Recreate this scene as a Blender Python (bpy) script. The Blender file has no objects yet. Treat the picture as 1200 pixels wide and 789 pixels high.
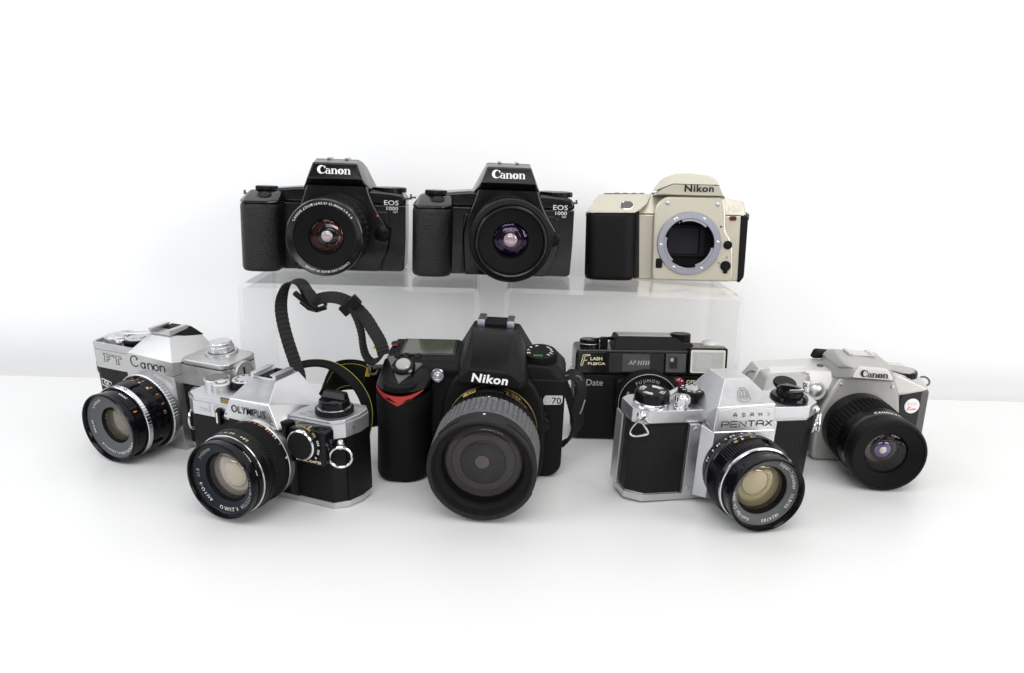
import bpy, bmesh, math, random
from mathutils import Vector, Matrix
random.seed(7)
R = math.radians; sin = math.sin; cos = math.cos; PI = math.pi
SC = bpy.context.scene; COL = SC.collection

# ------------------------------------------------------------------ camera, world, lights, exposure
cd = bpy.data.cameras.new('camera'); co = bpy.data.objects.new('camera', cd); COL.objects.link(co)
cd.sensor_width = 36; cd.lens = 27.6; cd.clip_start = 0.01; cd.clip_end = 200
co.matrix_world = Matrix.Translation((0, 0, .237)) @ Matrix.Rotation(R(90-13.2), 4, 'X') @ Matrix.Rotation(R(1.5), 4, 'Z')
SC.camera = co
w = bpy.data.worlds.new('World'); SC.world = w; w.use_nodes = True
bg = w.node_tree.nodes['Background']; bg.inputs[0].default_value = (.93, .96, 1, 1); bg.inputs[1].default_value = .13
def area(name, loc, target, sx, sy, power, colr):
    l = bpy.data.lights.new(name, 'AREA'); l.shape = 'RECTANGLE'; l.size = sx; l.size_y = sy; l.energy = power; l.color = colr
    o = bpy.data.objects.new(name, l); COL.objects.link(o); o.location = loc
    o.rotation_euler = (Vector(target)-Vector(loc)).to_track_quat('-Z', 'Y').to_euler(); return o
area('overhead_softbox', (.32, .16, 1.5), (.08, .66, 0), 2.0, .75, 10, (1, .99, .985))
area('left_softbox', (-1.25, -.02, .80), (0, .74, .08), .9, .9, 11, (.955, .975, 1))
area('right_softbox', (1.25, -.30, .55), (.05, .72, .08), .8, .6, 11.5, (1, .975, .955))
area('front_softbox', (-.10, -.75, 1.5), (0, .85, .2), 1.2, .7, 12, (.99, .99, 1))
area('low_front_fill', (.15, -1.3, .75), (0, .78, .1), 1.1, .35, 6.5, (1, .99, .98))  # added fill, lifts the wall seen beneath the risers
vs = SC.view_settings; vs.view_transform = 'Standard'; vs.look = 'None'; vs.exposure = 0; vs.gamma = 1; vs.use_curve_mapping = False

# ------------------------------------------------------------------ materials
def mat(name, col, rough=.4, metal=0, bump=None, var=None, coat=0, spec=None, rvar=None):
    """bump=(kind,scale,strength,dist)  var=(scale,amount) mottles the colour  rvar=(scale,amount) mottles the gloss"""
    m = bpy.data.materials.new(name); m.use_nodes = True; nt = m.node_tree; p = nt.nodes['Principled BSDF']; L = nt.links.new
    c = tuple(col)+(1,)
    if spec is None: spec = .17 if max(col) < .06 and not metal else .5
    p.inputs['Base Color'].default_value = c; p.inputs['Roughness'].default_value = rough; p.inputs['Metallic'].default_value = metal
    p.inputs['Coat Weight'].default_value = coat; p.inputs['Coat Roughness'].default_value = .08
    p.inputs['Specular IOR Level'].default_value = spec
    tc = nt.nodes.new('ShaderNodeTexCoord')
    if var:
        n = nt.nodes.new('ShaderNodeTexNoise'); n.inputs['Scale'].default_value = var[0]; n.inputs['Detail'].default_value = 5
        L(tc.outputs['Object'], n.inputs['Vector'])
        mx = nt.nodes.new('ShaderNodeMix'); mx.data_type = 'RGBA'
        mx.inputs['A'].default_value = tuple(max(0, x*(1-var[1])) for x in col)+(1,); mx.inputs['B'].default_value = tuple(min(1, x*(1+var[1])) for x in col)+(1,)
        L(n.outputs['Fac'], mx.inputs['Factor']); L(mx.outputs['Result'], p.inputs['Base Color'])
    if rvar:
        n = nt.nodes.new('ShaderNodeTexNoise'); n.inputs['Scale'].default_value = rvar[0]; n.inputs['Detail'].default_value = 6
        L(tc.outputs['Object'], n.inputs['Vector']); mr = nt.nodes.new('ShaderNodeMapRange')
        mr.inputs['From Min'].default_value = .3; mr.inputs['From Max'].default_value = .7
        mr.inputs['To Min'].default_value = max(.02, rough-rvar[1]); mr.inputs['To Max'].default_value = rough+rvar[1]
        L(n.outputs['Fac'], mr.inputs['Value']); L(mr.outputs['Result'], p.inputs['Roughness'])
    if bump:
        if bump[0] == 'vor':
            n = nt.nodes.new('ShaderNodeTexVoronoi'); out = 'Distance'
        elif bump[0] == 'wave':
            n = nt.nodes.new('ShaderNodeTexWave'); n.bands_direction = 'Z'; out = 'Fac'
        else:
            n = nt.nodes.new('ShaderNodeTexNoise'); n.inputs['Detail'].default_value = 3; out = 'Fac'
        n.inputs['Scale'].default_value = bump[1]; L(tc.outputs['Object'], n.inputs['Vector'])
        b = nt.nodes.new('ShaderNodeBump'); b.inputs['Strength'].default_value = bump[2]; b.inputs['Distance'].default_value = bump[3]
        L(n.outputs[out], b.inputs['Height']); L(b.outputs['Normal'], p.inputs['Normal'])
    return m
def thin(name, tint, gloss=1.0, body=None, bfac=0, ior=1.5, gtint=(1, 1, 1), rough=.03):
    """clear pane: passes light straight, mirrors by Fresnel; body adds a pale scattering share"""
    m = bpy.data.materials.new(name); m.use_nodes = True; nt = m.node_tree; L = nt.links.new
    nt.nodes.remove(nt.nodes['Principled BSDF']); out = nt.nodes['Material Output']
    t = nt.nodes.new('ShaderNodeBsdfTransparent'); t.inputs[0].default_value = tuple(tint)+(1,)
    g = nt.nodes.new('ShaderNodeBsdfGlossy'); g.inputs['Roughness'].default_value = rough; g.inputs['Color'].default_value = tuple(gtint)+(1,)
    lw = nt.nodes.new('ShaderNodeLayerWeight'); lw.inputs['Blend'].default_value = .5
    pw = nt.nodes.new('ShaderNodeMath'); pw.operation = 'POWER'; pw.inputs[1].default_value = 5; L(lw.outputs['Facing'], pw.inputs[0])
    f = nt.nodes.new('ShaderNodeMath'); f.operation = 'MULTIPLY_ADD'; f.inputs[1].default_value = .9; f.inputs[2].default_value = .04; L(pw.outputs[0], f.inputs[0])
    k = nt.nodes.new('ShaderNodeMath'); k.operation = 'MULTIPLY'; k.inputs[1].default_value = gloss; k.use_clamp = True
    L(f.outputs[0], k.inputs[0])
    mx = nt.nodes.new('ShaderNodeMixShader'); L(k.outputs[0], mx.inputs[0]); base = t.outputs[0]
    if body:
        d = nt.nodes.new('ShaderNodeBsdfDiffuse'); d.inputs[0].default_value = tuple(body)+(1,)
        m2 = nt.nodes.new('ShaderNodeMixShader'); m2.inputs[0].default_value = bfac; L(t.outputs[0], m2.inputs[1]); L(d.outputs[0], m2.inputs[2]); base = m2.outputs[0]
    L(base, mx.inputs[1]); L(g.outputs[0], mx.inputs[2]); L(mx.outputs[0], out.inputs[0]); return m
M = dict(
 wall=mat('white_board', (.88, .885, .89), .75, bump=('noise', 60, .05, .002), var=(4, .012)),
 table=mat('white_tabletop', (.71, .71, .705), .40, bump=('noise', 500, .05, .0005), var=(9, .02), rvar=(7, .07)),
 crack=mat('joint_dirt', (.66, .63, .58), .9),
 gloss=mat('glossy_black_plastic', (.0025, .0025, .0032), .2, rvar=(70, .07), bump=('noise', 1800, .06, .0002), spec=.5),
 black=mat('black_plastic', (.0028, .0028, .0032), .34, rvar=(60, .08), bump=('noise', 2600, .14, .0002), var=(90, .3)),
 matte=mat('matte_black', (.0038, .0038, .0042), .55, bump=('noise', 2600, .2, .0002), var=(120, .3)),
 rubber=mat('black_rubber', (.0036, .0036, .004), .62, bump=('noise', 1500, .2, .0003), var=(150, .35)),
 dusty=mat('dusty_grey_rubber', (.10, .10, .106), .8, bump=('noise', 1200, .3, .0003), var=(260, .5)),
 grip=mat('pebbled_grip', (.005, .005, .0055), .36, bump=('noise', 820, 1, .0013), rvar=(300, .08), spec=.42),
 leather=mat('black_leatherette', (.0075, .0075, .008), .45, bump=('noise', 750, .9, .0010), var=(500, .4)),
 leather2=mat('fine_leatherette', (.0055, .0055, .006), .5, bump=('noise', 1100, .7, .0006), var=(300, .35)),
 enamel=mat('black_enamel', (.004, .004, .0055), .14, rvar=(90, .05)),
 satin=mat('satin_chrome', (.58, .585, .60), .37, .94, bump=('noise', 4500, .1, .0001), rvar=(120, .06), var=(60, .05)),
 worn=mat('worn_satin_chrome', (.53, .53, .53), .40, .92, bump=('noise', 3500, .14, .0001), rvar=(90, .09), var=(45, .09)),
 chrome=mat('bright_chrome', (.66, .66, .67), .19, 1, rvar=(150, .05)),
 steel=mat('brushed_mount_steel', (.47, .48, .55), .3, 1),
 beige=mat('champagne_lacquer', (.56, .525, .43), .33, .5, bump=('noise', 3000, .1, .0001), coat=.2, var=(900, .07)),
 silverp=mat('silver_plastic', (.40, .395, .375), .4, .45, bump=('noise', 2500, .1, .0001), var=(50, .06)),
 silverp2=mat('pale_silver_plastic', (.56, .55, .53), .38, .35, bump=('noise', 2500, .08, .0001)),
 grey=mat('grey_plastic', (.09, .09, .09), .45, bump=('noise', 2500, .1, .0001)),
 charcoal=mat('charcoal_panel', (.028, .028, .034), .5, bump=('noise', 1500, .2, .0002)),
 white=mat('white_print', (.80, .80, .78), .5), ink=mat('black_print', (.012, .012, .012), .5),
 greyink=mat('grey_print', (.35, .35, .35), .5), gold=mat('gold_print', (.62, .45, .16), .4, .4), cream=mat('cream_print', (.75, .66, .45), .5),
 red=mat('red_plastic', (.38, .022, .02), .4), redink=mat('red_print', (.7, .05, .04), .5), orange=mat('orange_print', (.75, .22, .05), .5),
 green=mat('green_print', (.03, .50, .12), .5), yellow=mat('yellow_thread', (.48, .42, .05), .6), yelltag=mat('yellow_webbing', (.75, .52, .02), .7),
 lcd=mat('lcd_glass', (.05, .06, .04), .10, var=(70, .3)), lcdpale=mat('pale_display', (.55, .56, .54), .15),
 ruby=mat('ruby_lamp', (.16, .006, .02), .06, coat=1), amber=mat('dark_red_window', (.10, .02, .02), .15),
 hole=mat('chamber_black', (.003, .003, .0035), .55), mirror=mat('dim_mirror', (.025, .025, .03), .12),
 flash=mat('flash_lens', (.72, .74, .70), .12, bump=('wave', 330, .9, .0012), coat=.6), flashrim=mat('flash_rim', (.60, .64, .54), .2, coat=.4),
 window=mat('finder_window', (.075, .072, .07), .07, var=(90, .4)), smoke=mat('smoked_window', (.03, .029, .031), .1, var=(60, .3)),
 strap=mat('ribbed_webbing', (.016, .016, .016), .75, bump=('noise', 2500, .4, .0004)),
 band=mat('woven_band', (.004, .004, .004), .85, bump=('vor', 900, .5, .0005)),
 pane=thin('lens_glass', (.97, .97, .98), .5), pane_amber=thin('amber_coated_glass', (.95, .93, .86), .7, gtint=(1, .9, .7)), pane_violet=thin('violet_coated_glass', (.94, .9, .96), .9, gtint=(.8, .65, 1)),
 acrylic=thin('clear_acrylic', (.988, .988, .988), .8, rough=.14), acryledge=thin('acrylic_edge', (.97, .975, .975), .8, (.88, .89, .89), .16),
)

# ------------------------------------------------------------------ mesh helpers (all in millimetres)
MM = .001
def bevel(bm, w, seg=2, amin=24):
    if w <= 0: return bm
    es = [e for e in bm.edges if len(e.link_faces) == 2 and e.calc_face_angle(0) > R(amin)]
    bmesh.ops.bevel(bm, geom=es, offset=w, segments=seg, profile=.5, affect='EDGES', clamp_overlap=True); return bm
def hull(pts, bev=0, seg=3):
    bm = bmesh.new(); vs_ = [bm.verts.new(p) for p in pts]
    r = bmesh.ops.convex_hull(bm, input=vs_)
    bmesh.ops.delete(bm, geom=list({g for g in r['geom_interior']+r['geom_unused'] if isinstance(g, bmesh.types.BMVert)}), context='VERTS')
    bmesh.ops.dissolve_limit(bm, angle_limit=R(2), verts=bm.verts, edges=bm.edges)
    return bevel(bm, bev, seg)
def loft(secs, bev=0, seg=2, cap=True):
    bm = bmesh.new(); rings = [[bm.verts.new(p) for p in s] for s in secs]; n = len(rings[0])
    for a, b in zip(rings, rings[1:]):
        for i in range(n): bm.faces.new((a[i], a[(i+1) % n], b[(i+1) % n], b[i]))
    if cap: bm.faces.new(rings[0][::-1]); bm.faces.new(rings[-1])
    bmesh.ops.recalc_face_normals(bm, faces=bm.faces)
    return bevel(bm, bev, seg)
def ext(poly, y0, y1, bev=0, seg=2): return loft([[(x, y0, z) for x, z in poly], [(x, y1, z) for x, z in poly]], bev, seg)
def extz(poly, z0, z1, bev=0, seg=2): return loft([[(x, y, z0) for x, y in poly], [(x, y, z1) for x, y in poly]], bev, seg)
def extx(poly, x0, x1, bev=0, seg=2): return loft([[(x0, y, z) for y, z in poly], [(x1, y, z) for y, z in poly]], bev, seg)
def box(x0, x1, y0, y1, z0, z1, bev=0, seg=2): return ext([(x0, z0), (x1, z0), (x1, z1), (x0, z1)], y0, y1, bev, seg)
def rp(poly, rad, n=5):
    """round the corners of a 2-D outline; rad a number or one per corner"""
    out = []; N = len(poly)
    for i in range(N):
        p = Vector(poly[i]); a = Vector(poly[i-1])-p; b = Vector(poly[(i+1) % N])-p
        r = rad[i] if isinstance(rad, (list, tuple)) else rad
        r = min(r, a.length*.48, b.length*.48)
        if r < .05: out.append(tuple(p)); continue
        p0 = p+a.normalized()*r; p1 = p+b.normalized()*r
        for k in range(n+1):
            t = k/n; q = p0*(1-t)**2+p*2*t*(1-t)+p1*t*t; out.append((q.x, q.y))
    return out
def rrect(x0, x1, z0, z1, r, n=5): return rp([(x0, z0), (x1, z0), (x1, z1), (x0, z1)], r, n)
def ell(cx, cz, rx, rz, n=32): return [(cx+rx*cos(2*PI*i/n), cz+rz*sin(2*PI*i/n)) for i in range(n)]
def lathe(prof, o, axis='f', segs=72, h=None, cap0=False, cap1=False):
    """prof [(r,t)], t along the axis: 'f' forwards (-y), 'u' up, 'r' right, or a Vector; h(i,j) adds to the radius at profile point i, segment j"""
    ax = {'f': Vector((0, -1, 0)), 'u': Vector((0, 0, 1)), 'r': Vector((1, 0, 0)), 'l': Vector((-1, 0, 0))}[axis] if isinstance(axis, str) else Vector(axis).normalized()
    e1 = Vector((1, 0, 0)) if abs(ax.x) < .8 else Vector((0, 1, 0)); e1 = (e1-ax*e1.dot(ax)).normalized(); e2 = ax.cross(e1); o = Vector(o)
    bm = bmesh.new(); rings = []
    for i, (r, t) in enumerate(prof):
        rings.append([bm.verts.new(o+ax*t+(e1*cos(2*PI*j/segs)+e2*sin(2*PI*j/segs))*(r+(h(i, j) if h else 0))) for j in range(segs)])
    for a, b in zip(rings, rings[1:]):
        for j in range(segs): bm.faces.new((a[j], a[(j+1) % segs], b[(j+1) % segs], b[j]))
    if cap0: bm.faces.new(rings[0][::-1])
    if cap1: bm.faces.new(rings[-1])
    bmesh.ops.recalc_face_normals(bm, faces=bm.faces); return bm
def knurl(i0, i1, n, segs, d): return lambda i, j: (-d if (i0 <= i <= i1 and (j*n*2//segs) % 2) else 0)
def dial(o, r, hgt, axis='u', n=40, d=.5, top=.8, segs=80, cham=.6):
    return lathe([(r, 0), (r, .3), (r, hgt-cham), (r-cham, hgt), (r*top, hgt), (.01, hgt)], o, axis, segs, knurl(1, 2, n, segs, d))
def tube(pts, rad, segs=8, closed=False):
    P = [Vector(p) for p in pts]; n = len(P); bm = bmesh.new(); rings = []; nrm = None
    for i in range(n):
        t = (P[(i+1) % n]-P[i-1]) if closed else (P[min(i+1, n-1)]-P[max(i-1, 0)]); t.normalize()
        if nrm is None: nrm = t.cross(Vector((0, 0, 1)) if abs(t.z) < .9 else Vector((1, 0, 0)))
        nrm = (nrm-t*nrm.dot(t)).normalized(); b = t.cross(nrm)
        rings.append([bm.verts.new(P[i]+(nrm*cos(2*PI*k/segs)+b*sin(2*PI*k/segs))*rad) for k in range(segs)])
    rr = rings+[rings[0]] if closed else rings
    for a, b in zip(rr, rr[1:]):
        for k in range(segs): bm.faces.new((a[k], a[(k+1) % segs], b[(k+1) % segs], b[k]))
    if not closed: bm.faces.new(rings[0][::-1]); bm.faces.new(rings[-1])
    bmesh.ops.recalc_face_normals(bm, faces=bm.faces); return bm
def ringwire(c, r, rad, u=(1, 0, 0), v=(0, 0, 1), n=24, sx=1):
    c = Vector(c); u = Vector(u).normalized(); v = Vector(v).normalized()
    return tube([c+u*r*sx*cos(2*PI*i/n)+v*r*sin(2*PI*i/n) for i in range(n)], rad, 8, True)
def catmull(pts, n=6):
    P = [Vector(p) for p in pts]; out = []
    for i in range(len(P)-1):
        a, b, c, d = P[max(i-1, 0)], P[i], P[i+1], P[min(i+2, len(P)-1)]
        for k in range(n):
            t = k/n; out.append(.5*((2*b)+(c-a)*t+(2*a-5*b+4*c-d)*t*t+(3*b-a-3*c+d)*t**3))
    return out+[P[-1]]
def ribbon(pts, wid, wdirs, th, n=8, rib=0):
    """flat band along pts; wdirs = width directions at the control points; rib = height of cross ribs"""
    W = [Vector(x) for x in (wdirs if isinstance(wdirs, list) else [wdirs]*len(pts))]
    C_ = catmull(pts, n); D_ = catmull(W, n); bm = bmesh.new(); rings = []
    for i, p in enumerate(C_):
        t = (C_[min(i+1, len(C_)-1)]-C_[max(i-1, 0)]).normalized(); wv = (D_[i]-t*D_[i].dot(t)).normalized(); nn = t.cross(wv)
        q = rib if i % 2 else 0; a = wv*(wid/2-q*.3); b = nn*(th/2+q/2-(rib/2 if rib else 0))
        e = a*.97
        rings.append([bm.verts.new(p+x) for x in (a-b*.5, e+(-b), -e-b, -a-b*.5, -a+b*.5, -e+b, e+b, a+b*.5)])
    for a, b in zip(rings, rings[1:]):
        for k in range(8): bm.faces.new((a[k], a[(k+1) % 8], b[(k+1) % 8], b[k]))
    bm.faces.new(rings[0][::-1]); bm.faces.new(rings[-1]); bmesh.ops.recalc_face_normals(bm, faces=bm.faces); return bm
def merge(*bms):
    out = bms[0]
    for b in bms[1:]:
        m = bpy.data.meshes.new('t'); b.to_mesh(m); out.from_mesh(m); bpy.data.meshes.remove(m); b.free()
    return out
def obj(name, bm, m, parent=None, label=None, smooth=32, kind=None):
    me = bpy.data.meshes.new(name); bmesh.ops.scale(bm, vec=(MM, MM, MM), verts=bm.verts); bm.to_mesh(me); bm.free()
    me.materials.append(M[m] if isinstance(m, str) else m); me.shade_smooth(); me.set_sharp_from_angle(angle=R(smooth))
    o = bpy.data.objects.new(name, me); COL.objects.link(o); o.parent = parent
    if len(me.polygons) < 4000: md = o.modifiers.new('area_normals', 'WEIGHTED_NORMAL'); md.mode = 'FACE_AREA'; md.weight = 80; md.keep_sharp = True
    if label: o['label'] = label
    if kind: o['kind'] = kind
    return o
def thing(name, label, cat, pose, group=None):
    o = bpy.data.objects.new(name, None); COL.objects.link(o); x, y, z, yaw, tip, rl = pose
    o.location = (x*MM, y*MM, z*MM); o.rotation_mode = 'YXZ'; o.rotation_euler = (R(tip), R(rl), R(yaw)); o.empty_display_size = .02
    o['label'] = label; o['category'] = cat
    if group: o['group'] = group
    return o
def cut(o, bm, m='hole'):
    """hollow o with the shape bm, then drop the cutter"""
    c = obj('cutter', bm, m); o.modifiers.clear(); md = o.modifiers.new('b', 'BOOLEAN'); md.object = c; md.operation = 'DIFFERENCE'; md.solver = 'EXACT'
    par = o.parent; o.parent = None; bpy.context.view_layer.update(); dg = bpy.context.evaluated_depsgraph_get()
    me = bpy.data.meshes.new_from_object(o.evaluated_get(dg)); o.modifiers.clear(); old = o.data; o.data = me; md = o.modifiers.new('area_normals', 'WEIGHTED_NORMAL'); md.weight = 80; md.keep_sharp = True; o.parent = par
    me.shade_smooth(); me.set_sharp_from_angle(angle=R(32))
    bpy.data.objects.remove(c); bpy.data.meshes.remove(old)

# ------------------------------------------------------------------ lettering
def _font(s, bold=0, shear=0, space=1):
    c = bpy.data.curves.new('f', 'FONT'); c.body = s; c.size = 1; c.offset = bold; c.shear = shear; c.space_character = space; c.resolution_u = 3
    o = bpy.data.objects.new('f', c); me = bpy.data.meshes.new_from_object(o)
    v = [x.co.copy() for x in me.vertices]; f = [list(p.vertices) for p in me.polygons]
    bpy.data.objects.remove(o); bpy.data.curves.remove(c); bpy.data.meshes.remove(me); return v, f
def flat(vf, o, u, v, x0, x1, y0, y1, w, h):
    """flat letters, box (x0..x1,y0..y1) scaled to w x h, lower left corner at o, reading along u with tops along v"""
    o = Vector(o); u = Vector(u).normalized(); v = Vector(v).normalized(); n = u.cross(v); bm = bmesh.new()
    vs_ = [bm.verts.new(o+u*((p.x-x0)/(x1-x0)*w)+v*((p.y-y0)/(y1-y0)*h)+n*p.z) for p in vf[0]]
    for f in vf[1]:
        try: bm.faces.new([vs_[i] for i in f])
        except ValueError: pass
    return bm
def text(s, o, w, h, u=(1, 0, 0), v=(0, 0, 1), bold=0, shear=0, space=1):
    vf = _font(s, bold, shear, space); X = [p.x for p in vf[0]]; Y = [p.y for p in vf[0]]
    return flat(vf, o, u, v, min(X), max(X), min(Y), max(Y), w, h)
_gl = {}
def glyph(ch, bold=0):
    if (ch, bold) not in _gl: _gl[(ch, bold)] = _font(ch, bold)
    return _gl[(ch, bold)]
def arc_text(s, place, size, start, per_mm, bold=.01, gap=.13, squeeze=1):
    """place(a) -> (origin,u,v) at angle a (radians clockwise from the top); letters advance by per_mm radians for each mm"""
    out = bmesh.new(); a = start
    for ch in s:
        if ch == ' ': a += size*.38*squeeze*per_mm; continue
        v, f = glyph(ch, bold); X = [p.x for p in v]; wd = (max(X)-min(X))*size*1.38*squeeze
        p, u, w_ = place(a+wd/2*per_mm); Y = [q.y for q in v]
        b = flat((v, f), Vector(p)-Vector(u).normalized()*wd/2+Vector(w_).normalized()*min(Y)*size*1.38, u, w_, min(X), max(X), min(Y), max(Y), max(wd, .01), (max(Y)-min(Y))*size*1.38)
        merge(out, b); a += (wd+gap*size)*per_mm
    return out
def face_ring(x0, z0, y, r):      # letters on a ring facing forwards, tops outwards
    return lambda a: ((x0+r*sin(a), y, z0+r*cos(a)), (cos(a), 0, -sin(a)), (sin(a), 0, cos(a)))
def barrel_ring(x0, z0, y, r, flip=True):    # letters on the outside of a barrel; flip: to be read from behind the camera
    s = -1 if flip else 1
    return lambda a: ((x0+r*sin(a), y, z0+r*cos(a)), (s*cos(a), 0, -s*sin(a)), (0, -1 if flip else 1, 0))
def strokes(lines, seglift=.02):
    """drawn lettering: each line = [(x,y,width)...]"""
    V = []; F = []
    for li, ln in enumerate(lines):
        P = [Vector((p[0], p[1])) for p in ln]; b = len(V)
        for i in range(len(P)):
            t = (P[min(i+1, len(P)-1)]-P[max(i-1, 0)]).normalized(); n = Vector((-t.y, t.x))*ln[i][2]/2
            V += [Vector((*(P[i]+n), li*seglift)), Vector((*(P[i]-n), li*seglift))]
        for i in range(len(P)-1): F.append([b+2*i, b+2*i+1, b+2*i+3, b+2*i+2])
    return V, F
def arc(cx, cy, rx, ry, a0, a1, w, n=14):
    out = []
    for i in range(n+1):
        a = R(a0+(a1-a0)*i/n); out.append((cx+rx*cos(a), cy+ry*sin(a), w(a) if callable(w) else w))
    return out
def serif_logo():       # heavy high-contrast serif word, 5 letters
    wv = lambda a: .06+.20*abs(cos(a))**1.3; L = []
    L.append(arc(.46, .5, .40, .45, 42, 318, lambda a: .08+.25*max(0, -cos(a))**.8)); L.append([(.72, .64, .02), (.76, .78, .18), (.74, .92, .05)])
    x = .84
    L.append(arc(x+.22, .22, .17, .19, 0, 360, lambda a: .05+.11*max(0, -cos(a)))); L.append([(x+.43, .50, .17), (x+.43, 0.02, .17)]); L.append(arc(x+.25, .47, .18, .16, 5, 165, lambda a: .06+.08*max(0, -cos(a)))); L.append([(x+.36, .02, .08), (x+.58, .04, .07)])
    for x in (1.50, 2.95):
        L.append([(x+.1, 0, .18), (x+.1, .62, .18)]); L.append([(x-.06, .60, .07), (x+.1, .62, .07)]); L.append(arc(x+.31, .36, .21, .25, 160, 8, lambda a: .06+.12*max(0, cos(a)))); L.append([(x+.51, .42, .18), (x+.51, 0, .18)])
        L.append([(x-.05, .03, .06), (x+.25, .03, .06)]); L.append([(x+.36, .03, .06), (x+.66, .03, .06)])
    L.append(arc(2.52, .31, .22, .29, 0, 360, wv))
    return strokes(L, .01)
def thin_logo():        # thin drawn word with a curled C
    w_ = .085; L = [arc(.45, .5, .40, .46, 38, 318, w_)]; L.append([(.76, .78, w_), (.70, .66, w_), (.60, .66, w_)])
    L.append(arc(1.22, .25, .20, .24, 0, 360, w_)); L.append([(1.44, .52, w_), (1.44, 0, w_)])
    for x in (1.72, 2.92):
        L.append([(x, 0, w_), (x, .52, w_)]); L.append(arc(x+.21, .30, .21, .22, 180, 0, w_)); L.append([(x+.42, .30, w_), (x+.42, 0, w_)])
    L.append(arc(2.50, .26, .23, .25, 0, 360, w_)); return strokes(L, .01)
def logo(vf, o, w, h, u=(1, 0, 0), v=(0, 0, 1), x0=.02, x1=3.61, y0=0, y1=1): return flat(vf, o, u, v, x0, x1, y0, y1, w, h)

# ------------------------------------------------------------------ lens pieces
M['el_plum'] = mat('plum_element', (.12, .03, .025), .10, .3, coat=1, spec=1)
M['el_glint'] = mat('painted_glint_cap', (.50, .42, .42), .12, .2, coat=1)  # pale cap, paints the bright reflection at a lens centre
M['el_violet'] = mat('violet_element', (.035, .012, .09), .08, .4, coat=1, spec=1)
M['el_grey'] = mat('grey_element', (.10, .095, .09), .16, .2, coat=1)
M['el_beige'] = mat('beige_element', (.27, .235, .15), .08, .3, coat=1)
M['el_beige_glint'] = mat('painted_beige_reflection', (.37, .33, .24), .08, .3, coat=1)  # lighter off-centre cap, a reflection in the glass put into colour
M['el_taupe'] = mat('taupe_element', (.30, .255, .21), .07, .35, coat=1)
M['el_smoke'] = mat('smoke_element', (.07, .062, .06), .10, .1, coat=1)
M['el_dark'] = mat('dark_element', (.006, .006, .007), .08, .0, coat=.3)
M['el_brown'] = mat('brown_element', (.13, .075, .045), .12, .3, coat=1)
M['el_umber'] = mat('umber_element', (.030, .014, .010), .09, .2, coat=.8)
M['name_grey'] = mat('name_ring_grey', (.075, .078, .085), .5, bump=('noise', 2500, .1, .0001))
M['name_blue'] = mat('name_ring_blue_black', (.012, .016, .024), .35)
M['dust'] = mat('dusty_black_ring', (.014, .0135, .014), .5, var=(180, .35))
def ring(name, prof, m, L, x0, z0, segs=96, h=None, **k): return obj(name, lathe(prof, (x0, 0, z0), 'f', segs, h, **k), m, L)
def dome(x0, z0, t, r, sag, n=8, segs=64):
    """shallow spherical cap bulging forwards, rim at t"""
    return lathe([(max(r*cos(PI/2*i/n), .01), t+sag*sin(PI/2*i/n)) for i in range(n+1)], (x0, 0, z0), 'f', segs)
def ribs(r0, t0, r1, t1, n):
    p = []
    for i in range(n):
        a = i/n; b = (i+1)/n
        p += [(r0+(r1-r0)*a, t0+(t1-t0)*a), (r0+(r1-r0)*b, t0+(t1-t0)*(a+.15/n))]
    return p+[(r1, t1)]
def optics(L, x0, z0, t0, r0, t1, rg, nr, pane, elems, depth=16, cone='matte', sag=3, dx=0):
    """recessed cone r0@t0 -> rg@t1, a domed front glass, inner elements [(material,r,t_back,sag)] and the black barrel behind"""
    ring('inner_barrel', ribs(r0, t0, rg, t1, nr) if nr else [(r0, t0), (rg, t1)], cone, L, x0, z0, 96)
    ring('barrel_interior', [(rg, t1-.2), (rg*.86, t1-depth), (.01, t1-depth-.5)], 'hole', L, x0, z0, 64)
    for m, r, tb, s, *d in elems: obj('inner_element', dome(x0+(d[0] if d else 0), z0+(d[1] if d else 0), t1-tb, r, s), m, L)  # the palest caps are painted reflections, the others glass elements
    obj('front_glass', dome(x0, z0, t1-.6, rg-.1, sag), pane, L)
def shorten(L, x0, z0, k, kr=1.0, y0=-8):
    """draw a finished lens in along its axis (and slim it) by moving its vertices"""
    for o in [L]+list(L.children):
        for v in o.data.vertices:
            v.co.y = (y0+(v.co.y/MM-y0)*k)*MM; v.co.x = (x0+(v.co.x/MM-x0)*kr)*MM; v.co.z = (z0+(v.co.z/MM-z0)*kr)*MM
def screw(p, r, par, axis='f', m='chrome'):
    o = obj('screw', merge(lathe([(r, -.2), (r, .35), (r*.8, .5), (.01, .5)], p, axis, 20)), m, par); return o
def ground_pose(k): return POSE[k]
POSE = dict(pentax=(153.4, 522.5, .3, 12.3, 4.6, .8), om=(-166.3, 507.5, .4, -22.2, 3.6, .4), ft=(-278.3, 600.5, .8, -24.7, 5.6, 0), d70=(-12.6, 553, .2, -3.6, 3.2, .5),
            kiss=(277.6, 607.5, .2, -.6, 3.0, .2), fujica=(119.4, 633, 1.6, 0, -3, -.6), eosA=(-164.2, 731.5, 125.2, 3.3, .2, .6), eosB=(-8.3, 725.6, 125.4, 3.3, .6, .7), f50=(161.8, 722, 125.4, -6.6, -3.4, -1.2))

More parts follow.
